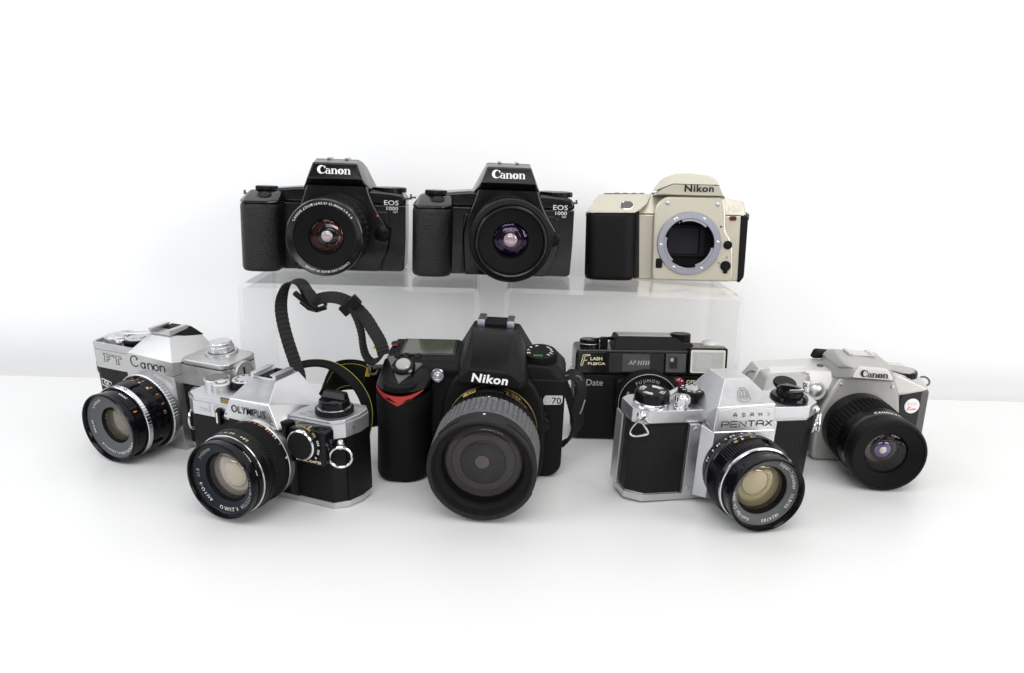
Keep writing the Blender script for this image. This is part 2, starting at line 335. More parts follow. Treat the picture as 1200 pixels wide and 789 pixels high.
# ------------------------------------------------------------------ setting: tabletop, wall boards, clear risers
def struct(name, bm, m, label=None): return obj(name, bm, m, kind='structure')
struct('tabletop', box(-1500, 1500, -900, 775.9, -30, 0), 'table')
struct('back_wall', box(-2200, -278, 845, 865, -300, 1500, 0), 'wall')
struct('back_wall', box(-278, 262, 845, 865, -300, 1500, 0), 'wall')
struct('back_wall', box(262, 2200, 845, 865, -300, 1500, 0), 'wall')
def jag(x0, x1, n, y0, amp):
    P = []; Q = []
    for i in range(n+1):
        x = x0+(x1-x0)*i/n; a = random.uniform(-.3, 1)*amp
        P.append((x, y0-a)); Q.append((x, y0+3))
    return extz(P+Q[::-1], .05, .45)
struct('joint_line', merge(jag(-700, -150, 60, 775.6, .7), jag(150, 760, 70, 775.6, .6)), 'crack')

def riser(label, pose, x0, x1, dep, h, t=4.0, r=7):
    """bent clear sheet: top and two legs; long edges paler"""
    g = thing('display_riser', label, 'display riser', pose, 'clear acrylic risers')
    out = rp([(x0, 0), (x0, h), (x1, h), (x1, 0)], [0, r, r, 0], 8); inn = rp([(x0+t, 0), (x0+t, h-t), (x1-t, h-t), (x1-t, 0)], [0, r-3, r-3, 0], 8)
    bm = bmesh.new(); n = len(out)
    V = [[bm.verts.new((x, y, z)) for x, z in P] for P in (out, inn) for y in (0, dep)]     # outer front, outer back, inner front, inner back
    of, ob, nf, nb = V
    for i in range(n-1):
        bm.faces.new((of[i], of[i+1], ob[i+1], ob[i])); bm.faces.new((nf[i], nb[i], nb[i+1], nf[i+1]))
        for a, b in ((of, nf), (ob, nb)): f = bm.faces.new((a[i], a[i+1], b[i+1], b[i])); f.material_index = 1
    for i in (0, n-1): f = bm.faces.new((of[i], ob[i], nb[i], nf[i])); f.material_index = 1
    bmesh.ops.recalc_face_normals(bm, faces=bm.faces)
    o = obj('bent_sheet', bm, 'acrylic', g); o.data.materials.append(M['acryledge'])
    return g
riser('left clear acrylic riser carrying the zoom lens camera with white lettered front ring', (-130, 651, 0, 2.4, 0, .3), -101, 101, 108, 124.8)
riser('right clear acrylic riser carrying the champagne camera body without a lens', (93.5, 654, 0, -.6, 0, .3), -101.5, 101.5, 108, 124.8)

# ------------------------------------------------------------------ black plastic autofocus SLR (two of them)
def black_slr(label, pose):
    g = thing('slr_camera', label, 'camera', pose, 'cameras on the clear risers')
    body = [(-82, 2), (-79, 0), (58, 0), (61, 2), (62, 30), (62, 61.5), (-83, 61.5)]
    obj('body', merge(ext(rp(body, [2, 3, 3, 3, 0, 0, 0]), 0, 40, 1.2), ext(rp([(-40, .3), (40, .3), (47, 20), (47, 56), (-40, 56)], 5), -3, 1, 1)), 'gloss', g)
    top = [(-83, 61.9), (62, 61.9), (62.2, 67), (59, 72), (50, 73.5), (36, 74.5), (-34, 76), (-77, 72), (-83, 67)]
    obj('top_cover', ext(rp(top, [0, 0, 5, 5, 3, 0, 0, 7, 5]), 0, 38, 3, 4), 'gloss', g)
    # mount housing flowing into the prism
    mh = [(-38, .6), (38, .6), (42, 10), (47.5, 24), (48.5, 38), (43, 47), (37, 56), (31, 68), (27.5, 80), (-26.5, 80), (-31, 66), (-37, 52), (-40, 40)]
    obj('mount_housing', merge(ext(rp(mh, [3, 3, 8, 8, 8, 6, 6, 6, 2, 2, 6, 8, 8]), -8, 1, 2.6, 3)), 'gloss', g)
    pr = [(-24.5, -16.5, 84.6), (24.5, -16.5, 84.6), (-19.5, -14, 98.5), (19.5, -14, 98.5), (-19.5, 3, 101.8), (19.5, 3, 101.8), (-19, 26, 100), (19, 26, 100),
          (-25.5, -13, 80), (25.5, -13, 80), (-32, 2, 74), (31, 2, 74), (-33, 36, 74), (33, 36, 74), (-22, 36, 95), (22, 36, 95)]
    obj('prism_housing', hull(pr, 2.4, 4), 'gloss', g)
    fq = [(-23, -16.9, 86), (23, -16.9, 86), (18.2, -14.7, 97.6), (-18.2, -14.7, 97.6)]
    obj('nameplate', loft([fq, [(x, y+1, z+.1) for x, y, z in fq]], .35), 'enamel', g)
    v = Vector((0, 2.2, 11.6)).normalized()
    obj('lettering', logo(serif_logo(), Vector((-14.3, -17.05, 88.4))+v*.6+Vector((0, -.12, .02)), 28.6, 7.4, v=v), 'white', g)
    obj('hot_shoe', merge(box(-9.5, -6.5, 2, 20, 101.3, 103.3, .5), box(6.5, 9.5, 2, 20, 101.3, 103.3, .5)), 'steel', g)
    # grip
    sec = lambda z, q: [(x, y, z) for x, y in rp([(-85+q, 2), (-85+q, -16+q), (-80+q, -25+q), (-60, -25.5+q), (-50-q, -20+q), (-49-q, 2)], [0, 8, 9, 10, 8, 0], 6)]
    obj('grip', loft([sec(.2, 2.5), sec(1.2, .8), sec(4, 0), sec(58, 0), sec(60.4, .4), sec(61.2, 1.5)], 0), 'grip', g, smooth=50)
    cap = [(-85, 2, 61.6), (-49, 2, 61.6), (-85, -15, 61.6), (-80, -25, 61.6), (-58, -25.5, 61.6), (-49.5, -19, 61.6), (-84.5, -15, 63.5), (-79.5, -24.5, 63.2), (-58, -25, 63.4), (-49.5, -18.5, 64.5),
           (-78, -6, 71.5), (-53, -6, 71), (-79, 3, 72.2), (-50, 3, 72.2)]
    obj('grip_top', hull(cap, 2.6, 4), 'gloss', g)
    nb = Vector((0, -.47, .88))
    obj('shutter_button', lathe([(6.6, -.6), (6.6, .5), (5.9, .75), (5.6, .2), (5.0, .15), (4.6, 1.1), (.01, 1.3)], (-63, -13.6, 68.0), nb, 40), 'black', g)
    obj('control_dial', dial((-65, 4, 72.2), 10, 3.4, n=44, d=.5), 'black', g)
    obj('mode_dial', dial((46, 17, 73.0), 15.5, 4.2, n=60, d=.35, top=.86), 'black', g)
    obj('dial_marks', merge(*[text(s, (46+11*cos(a)-1.5, 17+11*sin(a)-1, 77.35), 3, 2, (1, 0, 0), (0, 1, 0)) for a, s in ((-2.6, 'A'), (-1.9, 'M'), (-1.2, 'P'), (-.5, 'Tv'))]), 'greyink', g)
    obj('lens_release', lathe([(7.2, 0), (7.2, 1.6), (6, 2.4), (.01, 2.6)], (41.5, -8, 36), 'f', 32), 'black', g)
    for s, x in ((1, 61), (-1, -84)):
        obj('strap_lug', merge(box(min(x, x+s*5.5), max(x, x+s*5.5), 15, 18, 66.5, 68.2, .3), box(x+s*4.6-.8, x+s*4.6+.8, 15, 18, 66.5, 70.4, .3)), 'grey', g)
    obj('model_lettering', merge(text('EOS', (42.3, -.25, 61.9), 13.2, 4.3, bold=.0), text('1000', (44.5, -.25, 57.2), 10.6, 3.2), text('QD', (50.6, -.25, 54.6), 4.0, 1.9)), 'white', g)
    obj('seam', tube([(62.3, -.05, 61.7), (50, -.05, 61.7), (38, -.05, 61.7)], .22), 'hole', g)
    return g
gA = black_slr('black plastic camera with white lettering round its lens, leftmost on the riser', POSE['eosA'])
x0, z0 = -1.6, 37.2
L = ring('lens', [(32, 7), (33, 9), (33.4, 24), (32.6, 25), (32.6, 27)], 'black', gA, x0, z0)
ring('focus_ring', [(32.6, 27), (33.6, 27.8), (33.6, 41), (32.8, 42)], 'rubber', L, x0, z0, 240, knurl(1, 2, 40, 240, .9))
ring('front_barrel', [(32.4, 42), (32.8, 43), (32.8, 50), (32.2, 50.6), (32.2, 51.6), (33.0, 52.2), (33.1, 62), (32.6, 63.6), (31.9, 64)], 'gloss', L, x0, z0)
ring('name_ring', [(31.9, 64), (31.2, 63.9), (27.2, 62.6), (26.9, 61.8)], 'gloss', L, x0, z0)
ring('rim', [(26.9, 61.8), (27.0, 62.9), (26.3, 62.9), (26.1, 60.5)], 'gloss', L, x0, z0)
obj('ring_lettering', arc_text('CANON ZOOM LENS EF 35-80mm 1:4-5.6', face_ring(x0, z0, -63.55, 28.2), 2.3, -1.08, 1/29.2, .004, .3, .82), 'white', L)
obj('ring_lettering', arc_text('CANON LENS MADE IN JAPAN', face_ring(x0, z0, -63.55, 28.2), 2.1, 2.35, 1/29.2, .004, .3, .8), 'white', L)
optics(L, x0, z0, 60.5, 26.1, 53, 15.6, 7, 'pane', [('el_plum', 14.5, 10, 4), ('el_dark', 9.5, 4.6, 2.0), ('el_glint', 5, 2.0, 1.6)], sag=3.4)
obj('index_mark', lathe([(1.0, 0), (1.0, .4), (.01, .4)], (37.2, -8.4, 52.5), 'f', 16), 'redink', L)
gB = black_slr('black plastic camera with a chunky all black lens, middle of the three on the riser', POSE['eosB'])
x0, z0 = 1.5, 38.6
L = ring('lens', [(33, 7), (34.3, 9), (34.6, 20), (34, 21), (34, 30)], 'black', gB, x0, z0)
ring('focus_ring', [(34, 30), (35, 31), (35.3, 44), (34.8, 45)], 'rubber', L, x0, z0, 240, knurl(1, 2, 60, 240, .5))
ring('front_barrel', [(34.6, 45), (35.4, 46), (35.6, 56), (34.9, 58.8), (33.5, 60.2), (31.3, 60.8), (30.6, 60.2)], 'matte', L, x0, z0)
ring('rim', [(30.6, 60.2), (30.3, 62.6), (29.3, 63.6), (28.4, 63.4), (28.0, 61)], 'gloss', L, x0, z0)
ring('thread_ring', [(28.0, 61), (27.6, 60.2), (27.4, 57.5)], 'black', L, x0, z0)
optics(L, x0, z0, 57.5, 27.4, 52, 15.6, 9, 'pane_violet', [('el_violet', 13, 10, 3.5), ('el_dark', 10.5, 6.4, 2.0), ('el_glint', 6, 3.4, 1.6)], sag=3.4)

# ------------------------------------------------------------------ champagne SLR body without lens
g = thing('slr_camera', 'champagne coloured camera body with open lens mount and no lens, rightmost on the riser', 'camera', POSE['f50'], 'cameras on the clear risers')
B = obj('body', ext(rp([(-88, .3), (44, 0), (48, 3), (48, 60.2), (-90, 60.6), (-90, 3)], [3, 3, 3, 0, 0, 3]), 0, 40, 1.6, 3), 'beige', g)
obj('top_cover', merge(hull([(-91, -1, 61), (-91, 38, 61), (48, -1, 60.6), (50, 6, 61), (50, 38, 61), (-84, 10, 78), (-84, 36, 78), (-34, 9, 78.8), (-34, 36, 79), (48, 12, 72.8), (48, 36, 72.8), (30, 8, 76), (30, 36, 76), (50.5, 16, 67), (50.5, 36, 67), (-90, 8, 71), (-90, 36, 71)], 2.5, 3)), 'beige', g)
obj('grip_top', hull([(-94.5, -19, 61.2), (-88, -21, 61.2), (-52, -21, 61.6), (-47, -14, 63.5), (-94.5, 2, 61.2), (-46, 2, 63.5), (-92.5, -16, 66), (-55, -18, 64.2), (-86, 4, 76), (-82, 8, 77.6), (-36, 8, 78.2), (-40, -4, 70), (-60, -18, 64)], 1.8, 3), 'beige', g)
sec = lambda z, q: [(x, y, z) for x, y in rp([(-95.5+q, 3), (-95.5+q, -13+q), (-90+q, -21+q), (-58, -21.5+q), (-50.5-q, -17+q), (-50-q, 3)], [0, 8, 9, 8, 6, 0], 6)]
obj('grip', loft([sec(.3, 3), sec(1.6, .8), sec(5, 0), sec(57, 0), sec(60, .3), sec(60.8, 1.3)]), 'matte', g, smooth=50)
obj('grip_edge', hull([(-50.4, -15, 1.5), (-45, -4, 1.8), (-45, 0, 1.8), (-50.4, 0, 1.5), (-50, -15, 62.4), (-47, -4, 63), (-47, 0, 63), (-50, 0, 62.4)], 1), 'matte', g)
obj('side_trim', ext(rp([(44.5, -.6), (46.5, -.7), (50.3, 4), (51, 58), (50, 59.8), (44.2, 60.2)], [0, 1, 3, 2, 1, 0]), -1, 38, 1.5), 'matte', g)
mb = [(-33, .2), (37, .2), (39.5, 4), (38.6, 30), (35, 41), (31, 46), (30.2, 66), (27.5, 77), (-25, 77), (-32.5, 69), (-34.5, 60), (-34, 6)]
MB_ = obj('mount_housing', ext(rp(mb, [3, 4, 4, 8, 5, 5, 8, 5, 8, 5, 8, 4]), -6.4, 1, 2.2, 3), 'beige', g)
for o in (B, MB_): cut(o, lathe([(22.6, -30), (22.6, 30)], (-1.4, 0, 34.6), 'f', 96, None, cap0=True, cap1=True), 'beige')
obj('prism_housing', hull([(-33, -9, 78), (27, -10.5, 77.3), (-30, -10.5, 81.5), (-17.5, -11, 87.4), (22.4, -11, 86.4), (26.9, -9.5, 79), (-36, 10, 77), (31, 10, 76), (-33, 38, 79), (31, 38, 76), (-22, 34, 88), (24, 34, 88)], 1.8, 3), 'beige', g)
obj('prism_cap', hull([(-34, -6, 81.6), (-18, -10, 87.7), (22.2, -10.2, 86.8), (-35.5, 10, 82), (-29, 8, 91), (-24, 7, 94.4), (-15, 6, 97.4), (14, 6, 96), (22, 7, 92.5), (24.5, 9, 89), (-28, 34, 90), (-14, 36, 97), (13, 36, 96), (24, 34, 88), (-2, 8, 98), (-33, 30, 82)], 2.6, 3), 'beige', g)
obj('seam', tube([(-33, -7.6, 81.7), (-18, -11.15, 87.55), (22.4, -11.15, 86.65)], .3), 'ink', g)
obj('lettering', text('Nikon', (-8, -11.35, 80.6), 25.6, 6.3, bold=.026, space=1.1, v=(0, -.02, 1)), 'ink', g)
for px, pz in ((-22, 70.4), (22.6, 69.6)): screw((px, -6.5, pz), 2.0, g, m='steel')
ring('lens_mount', [(28.6, 6.2), (28.6, 8.2), (28.2, 8.7), (22.7, 8.7), (22.3, 8.3), (22.3, 3)], 'steel', g, -1.4, 34.6)
mt = g.children[-1]
for a in (-1.05, -.05, .95, 2.1, 3.12, 4.1, 5.15): screw((-1.4+25.4*sin(a+.55), -8.6, 34.6+25.4*cos(a+.55)), 1.25, mt)
def sector(r0, r1, a0, a1, y0, y1, cx, cz, n=10):
    A = [R(a0+(a1-a0)*i/n) for i in range(n+1)]
    return ext([(cx+r1*sin(a), cz+r1*cos(a)) for a in A]+[(cx+r0*sin(a), cz+r0*cos(a)) for a in A[::-1]], y0, y1)
for a in (-18, 100, 222): obj('bayonet_tab', sector(20.2, 22.6, a, a+62, -7.6, -5.4, -1.4, 34.6), 'steel', mt)
obj('mirror_chamber', lathe([(22.5, 5), (22.2, -12), (.01, -12.1)], (-1.4, 0, 34.6), 'f', 64), 'hole', g)
mc = g.children[-1]
obj('mirror_frame', merge(box(-19.5, 14.5, 8, 10.5, 48.6, 50.4, .4), box(-19.5, 14.5, 8, 10.5, 21.5, 23.4, .4), box(9.5, 14.5, 8, 10.5, 22.5, 49.5, .4)), 'matte', mc)
obj('mirror', loft([[(-19, 9.5, 24), (8.5, 9.5, 24), (8.5, 9.9, 48), (-19, 9.9, 48)], [(-19, 10, 24), (8.5, 10, 24), (8.5, 10.4, 48), (-19, 10.4, 48)]]), 'mirror', mc)
obj('contact_pin', merge(*[lathe([(.45, 0), (.45, 1.2), (.01, 1.3)], (-1.4+20.5*sin(a), -1, 34.6+20.5*cos(a)), 'f', 8) for a in [-.45+.13*i for i in range(8)]]), 'chrome', mc)
obj('shutter_button', lathe([(6.6, -.5), (6.6, .7), (5.6, 1.2), (5.1, .4)], (-58.8, -12.4, 67.8), (0, -.62, .78), 32), 'chrome', g)
obj('button_cap', lathe([(5.1, .3), (4.4, 1.0), (.01, .7)], (-58.8, -12.4, 67.8), (0, -.62, .78), 32), 'grey', g.children[-1])
obj('top_button', merge(*[box(x, x+4.6, 14, 17, 77.6, 79.7, .5) for x in (-70, -62.5, -54, -47)], box(-36, -30, 14, 17, 77.6, 80, .5), box(-80, -76, 14, 17, 77.4, 79.2, .5)), 'grey', g)
obj('top_display', box(-77, -46, 19, 33, 78, 79.2, .4), 'smoke', g)
obj('focus_release', lathe([(3.9, -1), (3.9, 1.4), (3.2, 2.2), (.01, 2.4)], (33.2, -6.2, 33.7), 'f', 28), 'black', g)
obj('focus_switch', merge(lathe([(4.7, -1), (4.7, 1.2), (4.1, 1.8), (.01, 1.9)], (32.2, -6.4, 14.6), 'f', 28), box(30.2, 34.2, -8.5, -5, 7.8, 15.5, 1)), 'black', g)
obj('switch_plate', lathe([(6.2, -.6), (6.2, .4), (.01, .5)], (32.2, -5.6, 12.6), 'f', 32), 'beige', g)
obj('mode_lettering', merge(text('AF', (32.0, -6.7, 21.6), 2.0, 1.6), text('M', (25.2, -6.7, 16.4), 1.6, 1.6)), 'ink', g)
obj('lens_release', merge(box(-30.5, -24.5, -8, -5, 11.5, 20.5, 1.2)), 'black', g)
obj('index_mark', lathe([(.9, 0), (.9, .4), (.01, .4)], (26.3, -6.4, 50), 'f', 14), 'ink', g)
obj('lamp_window', ext(rrect(34.2, 40.6, 55.4, 59.4, 1.8), -1.4, .5, .4), 'amber', g)
obj('model_lettering', text('F50', (32.6, -1.6, 64.2), 11, 4.6, bold=-.01), 'satin', g)
for s, x in ((1, 49.5), (-1, -91.5)): obj('strap_lug', merge(lathe([(2.6, 0), (2.6, 2.4), (1.8, 3), (.01, 3)], (x, 14, 60.6), 'r' if s > 0 else 'l', 20), ringwire((x+s*3.6, 12, 58.8), 2.6, .5, (.3, 1, 0))), 'grey', g)

# ------------------------------------------------------------------ silver SLR at far left, black leather, turned left
g = thing('slr_camera', 'silver camera with black leatherette, black lens with a bright silver band, leftmost on the table', 'camera', POSE['ft'], 'cameras standing on the table')
plan = lambda q, y0=2, y1=37, xl=-75, xr=73: rp([(xl+q, y0+q), (xr-q, y0+q), (xr-q, y1-q), (xl+q, y1-q)], 8-q, 6)
obj('base_plate', extz(plan(0), 0, 4.6, .8), 'worn', g)
obj('leatherette', extz(plan(.35), 4.6, 54.4), 'leather', g)
obj('top_cover', merge(extz(plan(0), 54.4, 70.4, .4), extz(plan(.5), 70.2, 70.9), extz(plan(0, xl=-75, xr=-22), 70.7, 73.4, .4), extz(plan(0, xl=26), 70.7, 75.2, 1.2, 3)), 'worn', g)
lip = plan(0, xl=-75, xr=-18); ins = plan(2.4, xl=-75, xr=-18)
obj('cover_rim', loft([[(x, y, 72.9) for x, y in lip], [(x, y, 76) for x, y in lip], [(x, y, 76) for x, y in ins], [(x, y, 73.6) for x, y in ins]], .35, cap=False), 'worn', g)
mbp = [(-27.5, 0), (26.5, 0), (26.5, 62), (-25.6, 64)]
obj('mount_housing', merge(ext(mbp, -5, 8, .6), ext([(-25.8, 62.4), (26.5, 62.4), (26.3, 73.6), (-21.5, 75.6)], -5.3, 8, .3)), 'worn', g)
obj('prism_housing', hull([(-21.6, -5.2, 75.4), (26.2, -5.2, 73.4), (-9.5, 7.5, 88.6), (13.5, 7.5, 88.8), (-11, 34, 88.2), (14, 34, 88.2), (-26, 36, 72), (31, 36, 72), (28.5, 2, 72), (-24, 2, 73)], .5, 2), 'worn', g)
ob = Vector((-19.2, -5.5, 64.6))
obj('lettering', logo(thin_logo(), ob, 37.2, 9.6, x0=.02, x1=3.38, v=(0, 0, 1)), 'ink', g)
obj('model_lettering', merge(*[tube([(x+a, 1.75, z+b) for a, b in pp], 0.17, 6) for x, z, pp in ((-60, 60.5, [(0, 7), (8.5, 6.6), (8, 4.8), (4, 5), (3.8, 3.8), (6.6, 3.6), (6.4, 2.2), (3.4, 2.2), (4.4, .4), (0, .2), (1.2, 5.4), (0, 7)]), (-50, 60.5, [(0, 6.8), (10.5, 6.2), (11, 4.4), (7.4, 4.8), (6.8, .6), (8, -.6), (3.6, -.6), (4.6, 1), (4.2, 5), (1.6, 5.2), (0, 6.8)]))]), 'grey', g)
obj('badge', merge(*[tube(p, .35, 6, c) for p, c in (([(-67.5, 2.0, 38.6), (-56.8, 2.0, 36.8), (-56.8, 2.0, 42.2), (-67.5, 2.0, 44.4)], True),)], text('QL', (-65.6, 2.1, 39.3), 7, 3.8, v=(0, 0, 1), u=(1, 0, -.17), bold=.02)), 'white', g)
obj('index_mark', text('•', (2.0, -5.5, 60.2), 1.6, 1.6), 'redink', g); obj('mount_index', box(2.4, 3.2, -5.25, -5, 57.5, 59.3), 'ink', g)
for z in (88.9,):
    sh = obj('hot_shoe', merge(box(-10, 12.5, 9, 30, z, z+1.4, .2), box(-10.5, -8, 8.5, 27, z+1.2, z+4, .4), box(-10.3, -6.4, 8.5, 27, z+3.4, z+4.6, .3), box(10.2, 13, 8.5, 27, z+1.2, z+4, .4), box(8.6, 12.9, 8.5, 27, z+3.4, z+4.6, .3)), 'worn', g)
obj('shoe_base', hull([(-9, 10, 88), (13.8, 9.5, 88), (14.8, 33, 84), (-9, 36, 86), (13, 30, 91.5), (-8, 30, 91.5), (-9, 12, 89.5), (12.5, 12, 89.3), (19.5, 36, 83.5)], .4), 'matte', g)
# left dials
k = obj('winding_hub', dial((-60, 17.5, 73.2), 10, 5.4, n=50, d=.12, top=.86), 'worn', g)
obj('hub_cap', lathe([(8.6, 5.5), (8.4, 5.9), (.01, 5.95)], (-60, 17.5, 73.2), 'u', 40), 'satin', k)
obj('release_collar', lathe([(5.2, -.3), (5.2, 5.2), (4.6, 5.8), (3.2, 5.8), (2.8, 4.6), (2.4, 6.6), (.01, 6.9)], (-47.5, 11.5, 73.2), 'u', 40), 'chrome', g)
obj('wind_lever', hull([(-60, 15, 78), (-50, 24, 78), (-40, 31, 78), (-41, 33, 80), (-62, 21, 80), (-60, 15, 80)], .5), 'satin', g)
k = obj('speed_dial', dial((-36, 19, 73.2), 11.5, 5.6, n=40, d=.6, top=.9), 'enamel', g)
obj('dial_plate', merge(lathe([(9.8, 5.7), (9.8, 6.0), (5.2, 6.1), (5.0, 6.8), (.01, 6.9)], (-36, 19, 73.2), 'u', 48)), 'worn', k)
# rewind knob, battery lid, lever, lug
k = obj('rewind_base', lathe([(12.6, -.3), (12.6, 1.2), (11.8, 1.8), (9, 1.9), (9, 3.2)], (47.5, 25, 75.2), 'u', 64), 'worn', g)
k = obj('rewind_knob', merge(dial((47.5, 25, 78.0), 10, 3.6, n=60, d=.25, cham=.4, top=.95), dial((47.5, 25, 81.4), 8.9, 3.0, n=60, d=.2, top=.9), box(36.5, 47, 21.5, 25, 79.6, 81.6, .6)), 'satin', g)
obj('rewind_crank', merge(lathe([(8.3, 6.4), (8.3, 6.9), (.01, 7.0)], (47.5, 25, 78), 'u', 40), box(39.6, 54, 21, 22, 84.8, 85.3, .1)), 'satin', k)
k = obj('battery_lid', lathe([(10, -.5), (10, 1.8), (9.2, 2.5), (8.2, 2.5), (7.5, 1.9), (.01, 1.9)], (73, 19, 63.8), 'r', 48), 'worn', g)
obj('coin_slot', box(74.8, 75.0, 18.1, 19.9, 58.6, 69, .05), 'hole', k)
obj('cover_lever', merge(lathe([(3.2, 0), (3.2, 2.2), (.01, 2.4)], (58, 2, 57.5), 'f', 24), box(56.5, 66, -.6, 1.6, 55.6, 58.4, .6)), 'chrome', g)
obj('cover_line', extz([(x, y) for x, y in plan(-.06, xl=25.8)], 70.45, 70.75), 'ink', g)
obj('timer_lever', hull([(-46, 1.9, 37), (-41, -1.5, 38), (-33, -2, 37), (-46, 1, 40.5), (-33, -1, 39.6), (-40, 2.2, 36)], .6), 'chrome', g)
obj('timer_hub', lathe([(4.6, 0), (4.4, 2), (.01, 2.4)], (37, 2, 46), 'f', 28), 'satin', g)
lg = obj('strap_lug', lathe([(3.6, -.4), (3.4, 2.2), (2.2, 3), (.01, 3.2)], (-75, 12, 60.5), 'l', 28), 'worn', g)
obj('strap_ring', ringwire((-77.6, 9.5, 53.6), 7.2, .85, (-.3, 1, .1), (0, .15, 1), sx=.42), 'chrome', lg)
# lens
x0, z0 = -1.2, 32.0
L = ring('lens', [(29.5, 4.5), (29.8, 7.5), (28, 8)], 'worn', g, x0, z0)
ring('bayonet_ring', [(28, 8), (30.6, 8.6), (31.0, 13.5), (30.0, 14.2)], 'satin', L, x0, z0, 300, knurl(1, 2, 75, 300, .5))
ring('depth_scale', [(29.0, 14), (28.2, 14.5), (27.4, 22.5)], 'enamel', L, x0, z0)
def scallop(i, j):
    a = (j % 24)/24; return -1.6*(1 if .32 < a < .62 else 0) if 1 <= i <= 3 else 0
ring('focus_ring', [(27.4, 22.4), (29.4, 23), (29.6, 29.5), (28.8, 33.4), (27.6, 33.8)], 'enamel', L, x0, z0, 192, scallop)
ring('aperture_band', [(27.6, 33.6), (28.6, 34.0), (28.6, 37.6), (28.0, 38.0)], 'chrome', L, x0, z0, 240, knurl(1, 2, 80, 240, .22))
ring('front_barrel', [(28, 37.8), (26.6, 38.2), (26.2, 45.5), (25.5, 45.8), (25.6, 46.4), (27.2, 46.8), (27.4, 51.2), (26.9, 52), (26.2, 52), (25.3, 50.4), (24.9, 48.6)], 'enamel', L, x0, z0)
ring('name_ring', [(24.9, 48.6), (23.9, 47.6), (14.6, 44.4)], 'name_grey', L, x0, z0)
fr = face_ring(x0, z0, -47.2, 20.8)
for s, a, sz in (('CANON', -.98, 2.7), ('CANON LENS FL 50mm 1:1.8', 2.05, 2.5), ('861230', 4.3, 2.8)): obj('ring_lettering', arc_text(s, fr, sz, a, 1/21.8, .008, .22, .82), 'white', L)
optics(L, x0, z0, 44.4, 14.6, 43.8, 14.2, 0, 'pane_amber', [('el_smoke', 13.6, 6, 3.6), ('el_grey', 9.6, 4.6, 2.6)], sag=2.6)
br = barrel_ring(x0, z0, -19, 28.2)
for a, s, m, y, r in [(-.35, '8', 'orange', 17, 28.3), (-.2, '16', 'orange', 17, 28.3), (.02, '4', 'orange', 17, 28.3), (.22, '2', 'orange', 17, 28.3), (.55, '5', 'orange', 18, 28.2), (.8, '3', 'orange', 18, 28.2), (1.1, '2', 'orange', 18, 28.2), (-.28, '10', 'cream', 20.4, 27.9), (-.05, '30', 'cream', 20.4, 27.9), (.2, '15', 'cream', 20.4, 27.9), (.52, '10', 'cream', 20.4, 27.9), (1.35, '1.5', 'greyink', 19, 28.0)]:
    obj('scale_numeral', arc_text(s, barrel_ring(x0, z0, -y+.9, r+.12), 2.2, a+.04, -1/28, .02), m, L)
for a, s in ((.08, '2.8'), (.32, '1.8'), (-.4, '8')): obj('stop_numeral', arc_text(s, barrel_ring(x0, z0, -35.0, 28.75), 1.9, a, -1/28), 'ink', L)
obj('barrel_lettering', arc_text('JAPAN', barrel_ring(x0, z0, -40.6, 26.7), 1.8, .55, -1/26.5), 'white', L)
obj('barrel_index', box(x0+21, x0+23, -44, -41.4, z0+14, z0+14.6), 'orange', L)

shorten(L, x0, z0, .92)

# ------------------------------------------------------------------ silver and black SLR in front of it, square manual adapter
g = thing('slr_camera', 'silver topped black leather camera with square adapter box and large lens, second from the left', 'camera', POSE['om'], 'cameras standing on the table')
pl = [(-70, 6), (-61, 0), (54, 0), (61.4, 7), (65, 19), (64.6, 30), (60, 36), (-64, 36), (-70, 30)]
pin = lambda q: [(x*(1-q/65), y+(q if y < 15 else -q)) for x, y in pl]
obj('base_plate', extz(pin(.2), 0, 4.6, .7), 'satin', g)
obj('leatherette', extz(pin(.6), 4.6, 50.6, .4), 'leather2', g)
obj('end_trim', merge(extz([(61.7, 6.6), (65.3, 19), (65, 30), (64.2, 30), (64.2, 19.2), (61, 7)], 4.8, 51)), 'black', g)
LT = [p for p in pl if p[0] < 0]+[]; 
obj('top_cover', merge(extz([(-70, 6), (-61, 0), (-20, 0), (-20, 36), (-64, 36), (-70, 30)], 50.8, 60.8, .35), extz([(-69.4, 6.4), (-60.7, .6), (-20, .6), (-20, 36), (-64, 35.6), (-69.4, 30)], 60.6, 64.2, .9),
   extz([(22, 0), (54, 0), (61.4, 7), (65, 19), (64.6, 30), (60, 36), (22, 36)], 50.8, 60.9, .4), extz([(22, .7), (53.7, .7), (60.8, 7.3), (64.3, 19.2), (64, 30), (59.5, 35.5), (22, 35.5)], 60.7, 63.4, .9), box(-47, -22, 1.0, 34, 63.5, 66.8, .6)), 'satin', g)
npq = [(-25.5, -9, 57.4), (19.8, -9.2, 55.2), (12.8, -8.4, 71.4), (-19.4, -8.4, 71.6)]
obj('prism_housing', merge(hull(npq+[(-18, -6.5, 73), (12.4, -6.5, 73), (-12.4, 7, 82.6), (7.5, 7, 82.6), (-13, 30, 82.4), (9, 30, 82.4), (-29, 33, 64), (28, 33, 62), (26.5, 24, 62), (22, -2, 53.5), (-27, 0, 57)], .45, 2)), 'satin', g)
fp = [(-24.6, -9.35, 58.6), (11, -9.5, 57.4), (18.4, -9.5, 56.6), (12.0, -8.8, 70.8), (-19, -8.8, 70.9)]
obj('nameplate', loft([[(x, y-.25, z) for x, y, z in fp], [(x, y+.6, z) for x, y, z in fp]], .15), 'satin', g)
obj('lettering', text('OLYMPUS', (-17.6, -9.75, 62.6), 28.6, 5.2, bold=.006, space=1.06, u=(1, -.01, -.02)), 'ink', g)
obj('facet_line', box(-18, 12.4, -7.4, -7.1, 72.0, 72.25), 'ink', g)
screw((15.6, -9.4, 58.6), 1.1, g); screw((-22.6, -9.4, 60.2), .6, g, m='ink')
